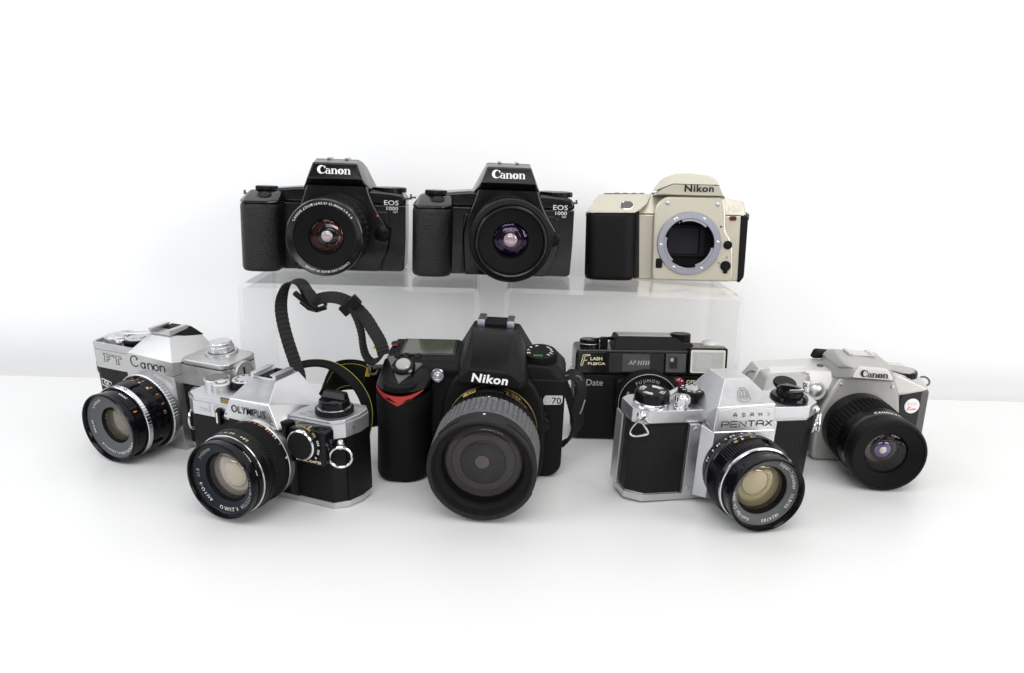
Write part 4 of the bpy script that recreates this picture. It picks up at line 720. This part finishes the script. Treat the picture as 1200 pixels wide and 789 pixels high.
shorten(L, x0, z0, .95, .95)
for o in [L]+list(L.children):        # the rear of the barrel is slimmer than the front rim
    for v in o.data.vertices:
        q = 1-.10*max(0, min(1, (v.co.y/MM+56)/8))
        v.co.x = (x0+(v.co.x/MM-x0)*q)*MM; v.co.z = (z0+(v.co.z/MM-z0)*q)*MM

# ------------------------------------------------------------------ black digital SLR in the centre
g = thing('digital_camera', 'large black digital camera with red chevron grip and grey ribbed zoom ring, front centre', 'camera', POSE['d70'], 'cameras standing on the table')
obj('body', merge(ext(rp([(-83, 3), (-80, 0), (44, 0), (51.5, 7), (52, 78), (-83, 78)], [2, 3, 6, 6, 0, 0]), 0, 48, 2.2, 3)), 'matte', g)
obj('top_cover', merge(hull([(-84, 2, 70), (-84, 44, 70), (52.2, 1, 70), (52.5, 44, 70), (-82, 24, 88), (-80, 44, 90), (-66, 34, 91.2), (-30, 36, 91.2), (-30, 44, 91.2), (-26, -1.5, 82), (-40, -1.5, 81), (-30, 8, 88.5), (-60, 4, 86.5), (40, 2, 86), (46, 6, 87.5), (50.5, 6, 81), (51, 40, 82), (44, 42, 88), (24, 2, 88)], 2.4, 3)), 'matte', g)
sec = lambda z, q, f=0: [(x, y, z) for x, y in rp([(-85+q, 6), (-85+q, -13+q+f), (-77+q, -24.5+q+f), (-58, -25+q+f), (-47-q, -17+q+f), (-44-q, 6)], [0, 9, 10, 10, 8, 0], 6)]
obj('grip', loft([sec(.2, 3), sec(1.4, 1), sec(5, 0), sec(40, .6), sec(60, 0), sec(66, 0)]), 'rubber', g, smooth=50)
# glossy-edged grip head: front face above the red chevron, slanted control plate on top
gh = [(-85, 6, 64), (-45, 6, 64), (-84.6, -12.5, 70.8), (-78, -22.8, 70.8), (-66, -24.2, 70.4), (-55, -23.4, 70.8), (-47, -15, 71.4), (-82.5, -8, 75), (-66, -21.5, 75.2), (-50, -10, 75.6), (-83, 10, 84.4), (-78, 16, 86.6), (-46, 8, 84.4), (-44, 4, 81)]
obj('grip_head', hull(gh, 1.6, 3), 'black', g)
_o = [(p[0], p[1]) for p in sec(60, 0)]
def gy(x):
    best = 6
    for (x0, y0), (x1, y1) in zip(_o, _o[1:]):
        if min(x0, x1)-1e-6 <= x <= max(x0, x1)+1e-6 and abs(x1-x0) > 1e-6: best = min(best, y0+(y1-y0)*(x-x0)/(x1-x0))
    return best
N = 20; fr_, bk_ = [], []
for i in range(N+1):
    t = i/N; x = -83.4+34.6*t; fr_.append((x, gy(x)-.7, 71.6-3.6*sin(PI*t)))
for i in range(N, -1, -1):
    t = i/N; x = -83.4+34.6*t; fr_.append((x, gy(x)-.7, 71.2-10.4*(1-abs(2*t-1))**.92))
obj('grip_accent', loft([fr_, [(x, y+1.4, z) for x, y, z in fr_]]), 'red', g)
k = obj('command_dial', lathe([(12.0, -2.4), (12.9, -1.7), (12.9, 1.7), (12.0, 2.4)], (-65.8, -13.2, 73.0), 'u', 120, knurl(1, 2, 36, 120, .6), cap0=True, cap1=True), 'rubber', g)
pn = Vector((0, -.66, .75)).normalized()
obj('control_plate', loft([[(-81, 9.5, 87.0), (-49.5, 8, 86.6), (-66, -20.5, 76.4)], [(-81, 10.1, 85.0), (-49.5, 8.6, 84.6), (-66, -19.9, 74.4)]], .5), 'grey', g)
k = obj('power_collar', lathe([(8.6, -1.5), (8.6, 2.2), (7.6, 3.4), (5.4, 3.4)], (-65.6, -3.6, 82.4), (0, -.48, .88), 56, knurl(1, 1, 20, 56, .0)), 'gloss', g)
obj('shutter_button', lathe([(5.5, 3.0), (5.4, 4.4), (4.8, 5.1), (2.6, 5.4), (.01, 5.5)], (-65.6, -3.6, 82.4), (0, -.48, .88), 40), 'silverp', k)
for x in (-72.5, -66, -57.5): obj('plate_button', lathe([(2.6, -.4), (2.6, .9), (2.0, 1.3), (.01, 1.3)], (x, 8.6, 87.6), (0, -.42, .9), 20), 'black', g)
obj('power_mark', lathe([(.7, 0), (.7, .35), (.01, .4)], (-52.6, 6.2, 86.7), (0, -.42, .9), 12), 'green', g)
obj('format_lettering', text('FORMAT', (-80.8, 23.5, 90.2), 5.6, 1.4, (1, 0, 0), (0, .8, .5)), 'redink', g)
obj('top_button', lathe([(3.2, -.6), (3.2, .9), (.01, 1.2)], (-78.6, 29, 90.2), (0, -.15, 1), 24), 'black', g)
dq = [(-69.5, 11.6, 88.2), (-32.6, 13.2, 89.4), (-33.2, 38.5, 92.6), (-70.2, 36.6, 92)]
obj('display_frame', loft([[(x+(-2.4 if x < -50 else 2.4), y+(-2 if y < 20 else 2), z+.1) for x, y, z in dq], [(x+(-2.4 if x < -50 else 2.4), y+(-2 if y < 20 else 2), z-3) for x, y, z in dq]], .6), 'gloss', g)
obj('top_display', loft([[(x, y, z+.45) for x, y, z in dq], [(x, y, z-1) for x, y, z in dq]], .15), 'lcd', g)
k = obj('assist_lamp', lathe([(5.2, -1), (5.2, 1.2), (4.4, 2.0), (3.6, 2.0), (3.4, 1.2)], (-41, -1.4, 77), (0, -.97, .24), 40), 'chrome', g)
obj('lamp_lens', lathe([(3.6, 1.0), (2.2, 1.9), (2.0, 1.5), (1.4, 2.4), (.01, 2.8)], (-41, -1.4, 77), (0, -.97, .24), 32), 'satin', k)
# mount block and prism
mb = [(-36, .4), (34, .4), (38.5, 12), (39.5, 40), (37, 62), (29, 77), (20, 83), (-20, 84), (-29, 78), (-36, 62), (-39, 40), (-38.5, 12)]
obj('mount_housing', ext(rp(mb, [5, 5, 8, 10, 10, 6, 4, 4, 6, 10, 10, 8]), -9, 1, 3, 4), 'matte', g)
obj('prism_housing', hull([(-25, -7, 76), (25.5, -7, 74), (-21.5, -26, 80.6), (20.5, -26.5, 78.6), (-15.6, -25, 91.2), (12.8, -25.4, 89.4), (-22, -24, 86.6), (22, -24.4, 84.4), (-16, 4, 108.6), (12.4, 4, 107.8), (-18.6, 17, 110), (15.4, 17, 109.2), (-19, 40, 109), (15.5, 40, 108), (-28, 14, 88), (26, 14, 87), (-31, 44, 88), (28, 44, 87), (-27, 2, 84), (26, 2, 83)], 1.5, 3), 'matte', g)
obj('flash_hood', hull([(-16, -24.4, 91.4), (13, -25, 89.6), (-23, -17, 88.4), (22.2, -17.6, 86.2), (-25.4, -4, 90), (24.4, -4, 88.4), (-14.6, -8, 101.4), (11.4, -8.4, 100), (-15.6, 4, 108.8), (12, 4, 108.2), (-19, 17, 110.4), (15.8, 17, 109.6), (-23, 16, 99), (21.6, 16, 97.5), (-18, 19, 109), (15, 19, 108), (-1.6, -17, 97.6)], 2.6, 4), 'black', g)
fq = [(-20.6, -26.6, 82.2), (19.6, -27.4, 80.2), (21.0, -26, 83.6), (12.4, -26.2, 89.6), (-14.8, -25.8, 91.2), (-22, -25.2, 85.6)]
obj('nameplate', loft([[(x, y-.3, z) for x, y, z in fq], [(x, y+1, z) for x, y, z in fq]], .4), 'black', g)
obj('lettering', text('Nikon', (-13.6, -27.7, 83.2), 25.6, 6.3, bold=.032, shear=.16, space=1.1, u=(1, -.02, -.05), v=(0, .08, 1)), 'white', g)
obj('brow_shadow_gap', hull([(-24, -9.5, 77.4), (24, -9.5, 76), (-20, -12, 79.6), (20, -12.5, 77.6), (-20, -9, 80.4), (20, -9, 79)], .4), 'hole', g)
hs = obj('hot_shoe', merge(box(-15, -9.4, 19, 38, 109.2, 115.2, .8), box(6.6, 12, 19, 38, 108.8, 114.6, .8)), 'steel', g)
obj('shoe_plate', merge(box(-10.2, 7.2, 20, 40, 108.6, 112.2, .3), box(-4, 1, 19.4, 20.6, 109, 111.4, .2)), 'hole', hs)
k = obj('mode_dial', dial((32.2, 16, 87.6), 12.6, 7.0, axis=(0, -.16, .98), n=44, d=.6, top=.86), 'rubber', g)
def ondial(x, y): return Vector((32.2, 16, 87.6))+Vector((0, -.16, .98)).normalized()*7.15+Vector((1, 0, 0))*x+Vector((0, .98, .16)).normalized()*y
for s, x, y, wd, m in (('AUTO', -4.5, -8.6, 6.5, 'green'), ('M', -9.4, -5, 2.4, 'white'), ('A', -9.8, 0, 2.2, 'white'), ('S', -8, 4.6, 2, 'white'), ('P', -3.6, 7, 2, 'white')):
    obj('dial_mark', text(s, ondial(x, y), wd, 2.2, (1, 0, 0), (0, .98, .16), .02), m, k)
for i, a in enumerate((-.75, -.35, .05, .45, .85)): obj('dial_mark', tube([tuple(ondial(8.6*cos(a)+q*1.0, 8.6*sin(a)-q*.7)) for q in (-1, 0, 1)], .35, 5), 'white', k)
obj('badge', ext(rp([(36.6, 58.6), (48.8, 59.4), (50.4, 61.4), (50.4, 66.2), (37.6, 65.6), (36.2, 63)], .9), -1.4, .5, .25), 'silverp2', g)
bd = g.children[-1]
obj('badge_lettering', text('70', (42.6, -1.6, 60.0), 6.8, 4.9, bold=.012), 'ink', bd)
obj('badge_initial', text('D', (37.8, -1.55, 60.2), 4.0, 4.5, bold=-.005), 'greyink', bd)
obj('lens_release', lathe([(5.6, -1), (5.6, 2.4), (4.6, 3.4), (.01, 3.6)], (36.5, -5, 46), 'f', 36), 'black', g)
obj('mode_button', lathe([(2.6, -1), (2.6, 1.2), (.01, 1.6)], (37, -6, 53.5), 'f', 24), 'black', g)
for s, x in ((1, 52), (-1, -84)): obj('strap_lug', merge(tube([(x-s*2, 14, 76), (x+s*4, 12, 77), (x+s*8, 12, 75.6)], 1.4, 8), ringwire((x+s*8, 12, 74), 3.4, .9, (1, .3, 0))), 'grey', g)
# lens
x0, z0 = 0, 42.0; K = .79     # K: barrel drawn in as at its short end
def kring(name, prof, *a, **k): return ring(name, [(r, t*K) for r, t in prof], *a, **k)
def kb(y, r): return barrel_ring(x0, z0, y*K, r)
L = kring('lens', [(31.5, 8), (33, 9), (33.2, 13.5), (32.8, 14)], 'black', g, x0, z0)
kring('gold_band', [(32.95, 14.2), (33.06, 14.3), (33.06, 14.5), (32.95, 14.6)], 'gold', L, x0, z0)
kring('rear_barrel', [(32.8, 15.2), (33, 16), (33, 33), (33.6, 33.6)], 'black', L, x0, z0)
kring('focus_ring', [(33.4, 33.4), (34.4, 34), (34.4, 45.4), (33.8, 46)], 'rubber', L, x0, z0, 320, lambda i, j: (-.8 if 1 <= i <= 2 and (j % 5) < 2 else 0))
kring('zoom_scale', [(33.8, 46), (34.2, 46.6), (34.4, 52.4), (34, 52.8)], 'black', L, x0, z0)
zg = lambda i, j: (-1.0 if (i % 4 == 0 or (j % 8) < 2) and 0 < i < 33 else 0)
kring('zoom_ring', [(34.2, 52.6)]+[(36.2, 53+.9*i) for i in range(33)]+[(34.6, 82.8)], 'dusty', L, x0, z0, 480, zg)
kring('front_barrel', [(34.6, 82.6), (34.7, 83.2), (34.6, 91), (35.2, 92.6), (35.9, 98), (35.6, 102), (34.4, 103.2), (33.0, 103), (32.4, 101.5)], 'dust', L, x0, z0)
for a0, a1 in ((.45, .9), (-.9, -.45), (2.0, 2.9), (3.4, 4.3)):
    obj('hood_lug', sector(34.9, 36.4, math.degrees(a0), math.degrees(a1), -100*K, -95.5*K, x0, z0), 'dust', L)
obj('front_mark', box(-.8, .8, -88.6*K, -87*K, z0+34.5, z0+34.9, .05), 'white', L)
kring('thread_ring', ribs(32.4, 101.5, 31.4, 94, 6), 'matte', L, x0, z0)
kring('name_ring', [(31.4, 94), (28.6, 92.6), (28.4, 92), (27.6, 91.8)], 'matte', L, x0, z0)
M['lens_haze'] = mat('dusty_front_element', (.040, .033, .032), .32, coat=.0)
M['haze_core'] = mat('hazy_core', (.010, .009, .008), .25, coat=.0)
optics(L, x0, z0, 91.8*K, 27.6, 91.8*K-1.1, 27.2, 0, 'pane', [('lens_haze', 26.8, 7, 3.4), ('haze_core', 15.2, 3.0, 1.6), ('el_umber', 5.4, 1.75, .5, -.5, .8), ('el_dark', 10.6, 2.2, .65, .3, .5)], depth=20, sag=4.2)
kring('lens_line', [(21.0, 84.8), (21.2, 85.05), (21.4, 84.8)], 'hole', L, x0, z0)
obj('maker_lettering', arc_text('Nikon', kb(-20.6, 33.2), 3.6, .66, -1/33, .04), 'gold', L)
obj('lens_lettering', arc_text('AF-S NIKKOR 18-70mm', kb(-27.0, 33.2), 2.2, .88, -1/33, .01), 'gold', L)
obj('lens_lettering', arc_text('SWM ED IF Aspherical', kb(-15.8, 33.2), 1.8, .55, -1/33, .01), 'gold', L)
obj('format_badge', tube([kb(y, 33.25)(a)[0] for y, a in ((-20, -.64), (-20, -.34), (-25.6, -.34), (-25.6, -.64), (-20, -.64))], .35, 5), 'gold', L)
obj('format_lettering', arc_text('DX', kb(-20.9, 33.2), 3.6, -.4, -1/33, .05), 'gold', L)
obj('distance_window', sector(32.6, 33.5, -16, 16, -30*K, -20*K, x0, z0, 16), 'smoke', L)
obj('index_mark', box(-.6, .6, -47.8*K, -46*K, z0+34.25, z0+34.5), 'white', L)
obj('window_mark', arc_text('I', kb(-25, 33.55), 3.2, .36, -1/33, .05), 'green', L)
for a, s in ((-.08, '24'), (-.22, '18'), (.12, '35'), (.3, '50'), (.52, '70')): obj('zoom_numeral', arc_text(s, kb(-48.2, 34.5), 2.7, a+.06, -1/34.4, .01), 'white', L)

# ------------------------------------------------------------------ black compact flash camera behind
g = thing('compact_camera', 'black compact camera with built in flash and red lamp, standing behind the pointed prism camera', 'camera', POSE['fujica'], 'cameras standing on the table')
obj('body', merge(ext(rp([(-64.5, .3), (61.5, .3), (62.5, 2), (62.5, 56), (-65, 56), (-65.5, 2)], [3, 3, 2, 0, 0, 2]), 0, 40, 1.4, 3)), 'leather2', g)
obj('top_cover', ext(rp([(-65.3, 56.3), (62.8, 56.3), (62.6, 77.5), (-64.6, 77)], [0, 0, 4, 4]), .6, 39, 1.4, 3), 'gloss', g)
obj('maker_plate', ext(rrect(-63, -39.4, 57.4, 75.2, 1), -1.2, 1, .4), 'gloss', g)
obj('maker_lettering', merge(text('LASH', (-52.6, -1.5, 68.4), 9.8, 2.8, bold=.02), text('FUJICA', (-54.6, -1.5, 64), 14.6, 2.7, bold=.025)), 'cream', g)
obj('maker_initial', merge(*[tube([(x, -1.5, z) for x, z in pp], .32, 5) for pp in ([(-60.4, 63.8), (-59.2, 63.8), (-57.2, 72.0), (-53, 72.4)], [(-60.6, 64.0), (-58.6, 72.9), (-53.0, 73.2), (-53, 72.4)], [(-58.2, 68.2), (-55.4, 68.4)])]), 'cream', g)
fr = ext(rrect(-38.6, 28.4, 57.2, 76.4, 1.2), -2.2, 1, .5)
obj('window_frame', fr, 'gloss', g)
obj('range_window', ext(rrect(-37.2, 8.6, 58.8, 75, .8), -2.7, -1.9, .2), 'smoke', g)
k = g.children[-1]
obj('window_panel', ext(rrect(-26, -3, 59.6, 74.2, .4), -2.95, -2.5, .1), 'window', k)
obj('panel_lettering', merge(text('AF', (-21.2, -3.1, 65.4), 7, 3.6, bold=.01, shear=.2), *[loft([[(-13.4+2.1*i, -3.1, 65.4), (-12.4+2.1*i, -3.1, 65.4), (-11.6+2.1*i, -3.1, 69), (-12.6+2.1*i, -3.1, 69)], [(-13.4+2.1*i, -3, 65.4), (-12.4+2.1*i, -3, 65.4), (-11.6+2.1*i, -3, 69), (-12.6+2.1*i, -3, 69)]]) for i in range(5)]), 'greyink', k)
fw_ = obj('viewfinder', ext(rrect(10.2, 27, 59.4, 75.2, 1), -2.8, -1.8, .2), 'window', g)
obj('viewfinder_eye', merge(ext(rrect(13.2, 20, 62.6, 72.4, 1), -2.95, -2.6, .1)), 'smoke', fw_)
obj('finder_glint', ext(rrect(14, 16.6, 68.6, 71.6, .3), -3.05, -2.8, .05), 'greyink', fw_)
k = obj('flash_housing', ext(rrect(28.8, 61.4, 57.4, 80.6, 2), -3.4, 8, .8), 'gloss', g)
obj('flash_rim', ext(rrect(30.6, 59.4, 59.4, 79, 1.4), -4, -3, .35), 'flashrim', k)
obj('flash_lens', ext(rrect(32.2, 57.8, 61, 77.4, .8), -4.3, -3.6, .2), 'flash', k)
obj('flash_mirror', ext(rrect(35, 48, 63, 75.4, 1.4), -4.42, -4.1, .1), 'silverp2', k)
obj('camera_ridge', hull([(-33, 2, 77), (30, 2, 77), (-31, 4, 79.4), (28.6, 4, 79), (-30.5, 8, 87), (22.5, 8, 87), (-30.5, 32, 87), (22.5, 32, 87), (-33, 36, 77), (34, 36, 77)], .7), 'matte', g)
obj('ridge_plate', box(-28, 20, 12, 30, 86.8, 87.6, .2), 'worn', g)
obj('film_dial', merge(dial((25, 15, 83), 8.6, 6.6, n=50, d=.2, top=.92)), 'black', g)
obj('dial_base', hull([(15, 4, 78), (36, 4, 78), (16, 6, 83.4), (33, 6, 83), (16, 30, 83.4), (33, 30, 83), (38, 30, 78)], .6), 'gloss', g)
obj('release_button', lathe([(3.6, 0), (3.6, 1.4), (.01, 1.8)], (41, 13, 78), 'u', 24), 'redink', g)
obj('flash_knob', lathe([(8, -1), (8, 3), (6.4, 5), (3, 6.2), (.01, 6.4)], (51.5, 18, 77.6), 'u', 40), 'silverp2', g)
obj('rewind_hub', dial((-52, 18, 77), 8.4, 6.2, n=40, d=.25, top=.9), 'enamel', g)
obj('hub_trim', lathe([(8.45, 2.2), (8.6, 2.5), (8.45, 2.8)], (-52, 18, 77), 'u', 40), 'worn', g.children[-1])
obj('counter_post', box(-43, -37, 10, 20, 77, 85, .8), 'black', g); obj('rewind_crank', hull([(-52, 16, 83), (-30, 8, 84), (-52, 21, 83), (-30, 14, 84), (-34, 9, 87), (-30, 12, 87)], .5), 'black', g)
obj('date_lettering', merge(text('Date', (-55.4, -.35, 46.4), 14, 5.4, bold=.0, shear=.05)), 'greyink', g)
obj('mount_housing', hull([(-32, 0, 1), (22, 0, 1), (-33, 0, 55), (21, 0, 55.5), (-30.5, -8, 3), (18.5, -8, 3), (-30, -8, 52), (10, -8, 54.4), (18, -8, 42), (-24, -8, 54.4)], 2, 3), 'leather2', g)
x0, z0 = -6, 37
L = ring('lens', [(25.6, 7), (26, 8), (26, 17), (25, 18)], 'rubber', g, x0, z0, 240, knurl(1, 2, 60, 240, .5))
ring('front_ring', [(25, 17.8), (24.6, 21), (23.8, 22), (22.6, 21.8)], 'gloss', L, x0, z0)
ring('front_line', [(24.5, 21.2), (24.75, 21.4), (24.4, 21.8)], 'greyink', L, x0, z0)
ring('name_ring', [(22.6, 21.8), (21.8, 20.6), (11.5, 18)], 'gloss', L, x0, z0)
fr = face_ring(x0, z0, -20.4, 17.8)
obj('ring_lettering', arc_text('FUJINON', fr, 2.7, -.58, 1/18.6, .006, .4), 'greyink', L); obj('ring_lettering', arc_text('FUJI PHOTO FILM', fr, 2.3, -2.5, 1/18.4, .004, .22), 'greyink', L); obj('ring_lettering', arc_text('1:2.8 38mm', fr, 2.4, .95, 1/18.4, .008, .25), 'white', L)
optics(L, x0, z0, 18, 11.5, 15, 9, 3, 'pane_violet', [('el_violet', 8.4, 6, 2.4), ('el_dark', 5, 3.4, 1.2)], depth=10, sag=2)
k = obj('warning_lamp', lathe([(5.4, -1), (5.4, .4), (4.7, 1)], (22.6, 0, 50.6), 'f', 32), 'gloss', g)
obj('lamp_lens', dome(22.6, 50.6, .6, 4.6, 3.2, 8, 32), 'ruby', k)
obj('switch_plate', box(27.5, 61, -.9, .4, 42, 55, .3), 'black', g); k = g.children[-1]
obj('switch_lettering', text('OFF', (28.6, -1.1, 49.6), 7.6, 3.0, bold=.005), 'cream', k); obj('switch_lettering', text('ON', (46.2, -1.1, 50.2), 6, 3.0, bold=.005), 'cream', k)
obj('flash_switch', merge(box(39.6, 45.4, -2.6, -.6, 43, 53.6, .5)), 'rubber', k); obj('switch_line', box(38.2, 39.2, -1.3, -.7, 43, 54, .1), 'cream', k)
def chain(p, s):
    P = Vector(p); out = []
    for i in range(4): out.append(ringwire(P+Vector((s*1.2*i*.8, -1, -3.4*i)), 2.6, .5, ((1, .4, 0) if i % 2 else (.3, 1, 0)), (s*.2, 0, 1)))
    return out
for s, x in ((-1, -66), (1, 63)):
    k = obj('strap_lug', lathe([(3, -1), (3, 2), (2, 3), (.01, 3)], (x, 10, 57), 'r' if s > 0 else 'l', 24), 'worn', g)
    for c in chain((x+s*3.4, 8, 55.5), s): obj('chain_link', c, 'worn', k)

# ------------------------------------------------------------------ the strap of the centre camera: webbing loops, buckle, keeper and the stitched band
def cut_scene(): pass
def at(px, py, y):
    """world point (mm) seen at photo pixel (px,py) on the vertical plane y; used once, to lay out the strap's path"""
    y = 553+(y-733)*.85; f = 920; th = R(13.2); ro = R(1.5); a = px-600; b = py-394.5
    u = a*cos(ro)+b*sin(ro); v = -a*sin(ro)+b*cos(ro)
    d = Vector((u/f, cos(th)-v/f*sin(th), -sin(th)-v/f*cos(th))); return Vector((0, 0, 237))+d*(y/d.y)
g = thing('camera_strap', 'black ribbed webbing strap with yellow stitched band, looping behind the large black digital camera', 'camera strap', (0, 0, 0, 0, 0, 0))
X = Vector((1, 0, 0)); Y = Vector((0, 1, 0)); Z = Vector((0, 0, 1))
up = [at(*p) for p in ((450, 416, 742), (446, 402, 744), (438, 388, 750), (427, 371, 756), (411, 356, 760), (395, 349, 762), (379, 349, 762), (366, 354, 760))]
obj('webbing', ribbon(up, 10, [(.75, .5, .42), (.8, .5, .4), (.7, .45, .55), (.6, .4, .7), (.45, .5, .75), (.1, .6, .8), (-.15, .65, .75), (-.4, .6, .7)], 1.6, 7, 1.0), 'strap', g, smooth=8)
dn = [at(*p) for p in ((362, 352, 757), (359, 341, 757), (353, 332, 758), (345, 329.5, 760), (336, 334, 762), (330.5, 348, 763), (329.5, 364, 762), (333, 384, 760), (339, 405, 756), (345.5, 424, 752), (350, 437, 748), (352, 452, 744))]
obj('webbing', ribbon(dn, 9.6, [(.5, .6, .6), (.8, .55, .2), (.6, .75, .3), (.2, .95, .2), (.35, .9, -.1), (.7, .7, 0), (.9, .45, 0), (.97, .25, .05), (.97, .2, .1), (.97, .2, .12), (.97, .2, .12), (.97, .2, .1)], 1.5, 7, 1.0), 'strap', g, smooth=8)
lp = [at(*p) for p in ((412, 359, 757), (419, 374, 755), (423.5, 390, 752), (425.5, 405, 750), (429, 417, 747), (436, 424, 744), (444, 421, 742), (448, 414, 741))]
obj('webbing', ribbon(lp, 9, [(.3, .9, .3), (.3, .95, .1), (.25, .97, 0), (.25, .97, 0), (.3, .95, 0), (.2, .95, .2), (.2, .95, .2), (.2, .95, .2)], 2.4, 7, 1.0), 'strap', g, smooth=8)
b0 = at(363, 350, 753); bx = (at(386, 361, 753)-b0); 
def bar(p, q, r): return tube([p, p+(q-p)*.5, q], r, 10)
bk = obj('buckle', merge(tube([at(345.5, 343.5, 754), at(352, 349, 752), at(361, 356, 750), at(371, 362, 750)], 2.2, 10), tube([at(353, 353.5, 760), at(362, 361, 758), at(371, 363.5, 756), at(382, 360, 756)], 2.0, 10), tube([at(366, 346, 764), at(376, 352, 762), at(382, 357, 758), at(380, 360.5, 756), at(371, 362.5, 750)], 1.3, 10)), 'black', g)
obj('buckle_loop', ribbon([at(357, 335, 755), at(361, 341, 751), at(366, 349, 751), at(372, 354, 754)], 9, (.7, .5, -.3), 1.6, 6, .4), 'strap', g)
kc = at(410.5, 358, 757); kd = (at(417, 352, 757)-at(404, 363, 757)).normalized(); kt = Vector((.8, .1, -.6)).normalized()
kn = kd.cross(kt).normalized(); kt = kn.cross(kd)
obj('keeper', hull([kc+kd*a*8+kt*b*4.2+kn*c*3.2 for a in (-1, 1) for b in (-1, 1) for c in (-1, 1)], .8, 3), 'black', g)
# right-hand end: tail folded through the lug
rt = [at(*p) for p in ((660, 448, 741), (664, 441.5, 740), (671, 438.5, 739), (678, 443, 738), (681.5, 453, 738), (680, 465, 739), (677, 478, 740), (677.5, 490, 741), (675, 503, 744), (667, 515, 750), (655, 523, 757))]
obj('webbing', ribbon(rt, 12, [(.2, .9, .5), (.3, .9, .5), (.25, .9, .4), (.45, .85, .2), (.6, .8, 0), (.75, .65, 0), (.8, .6, 0), (.75, .65, 0), (.7, .7, .1), (.5, .75, .3), (.4, .8, .3)], 2.0, 7, 1.0), 'strap', g, smooth=8)
r2 = [at(*p) for p in ((661, 450, 744), (665, 459, 745), (669, 472, 746), (672, 485, 746), (674, 496, 747))]
obj('webbing', ribbon(r2, 10, (.55, .8, 0), 1.7, 7, 1.0), 'strap', g, smooth=8)
obj('edge_highlight', tube([at(685.5, 469, 735), at(683, 477, 735), at(679.8, 485, 736)], .45, 6), 'greyink', g)  # pale grey line painted as the highlight along a plastic edge
# the wide stitched band, standing on its edge and curling away behind the camera
def band_part(name, pts, wid, wd, th, off, thread=True):
    o = obj(name, ribbon(pts, wid, wd, th, 10), 'band', g)
    if thread:
        W = wd if isinstance(wd, list) else [wd]*len(pts); C_ = catmull(pts, 10); D_ = catmull([Vector(x) for x in W], 10)
        for s in off:
            P = []
            for i, p in enumerate(C_):
                t = (C_[min(i+1, len(C_)-1)]-C_[max(i-1, 0)]).normalized(); q = (D_[i]-t*D_[i].dot(t)).normalized(); nn = t.cross(q)
                if nn.y > 0: nn = -nn
                P.append(p+q*(wid/2*s)+nn*(th/2+.25))
            obj('stitching', tube(P, .17, 5), 'yellow', o)
    return o
bp = [at(*p) for p in ((434, 446, 800), (424, 441, 806), (411, 439, 810), (398, 441, 806), (387, 449, 794), (378, 458, 778), (372, 468, 764))]
band_part('stitched_band', bp, 25, [(.05, .1, 1), (.05, .12, 1), (.05, .15, 1), (.1, .2, 1), (.2, .2, .9), (.35, .2, .85), (.45, .2, .8)], 2.2, (.72, -.72))
bq = [at(*p) for p in ((340, 436, 770), (353, 428, 772), (368, 425.5, 772), (383, 427, 768), (397, 433, 760), (410, 443, 750), (421, 456, 742), (428.5, 471, 735), (431, 486, 730), (429.5, 500, 728), (425, 516, 728))]
band_part('narrow_band', bq, 8, [(.2, .9, .5), (.2, .9, .5), (.2, .93, .4), (.3, .9, .35), (.5, .8, .35), (.7, .65, .3), (.85, .5, .2), (.95, .3, .1), (.97, .2, 0), (.95, .3, 0), (.9, .4, 0)], 1.8, (.86,))
obj('yellow_tab', ribbon([at(433, 424, 765), at(432, 433, 765), at(430.5, 441, 766)], 3.4, [(1, .4, 0)]*3, 1.2, 5), 'yelltag', g)
obj('yellow_tab', ribbon([at(438, 408, 752), at(441, 406.5, 751), at(444, 405.5, 750)], 2, [(0, .3, 1)]*3, 1, 5), 'yelltag', g)
obj('rear_band', ribbon([at(440, 428, 768), at(438, 440, 770), at(436, 455, 772), at(436, 475, 774), at(437, 500, 776)], 14, [(1, .5, 0)]*5, 2, 6), 'band', g)
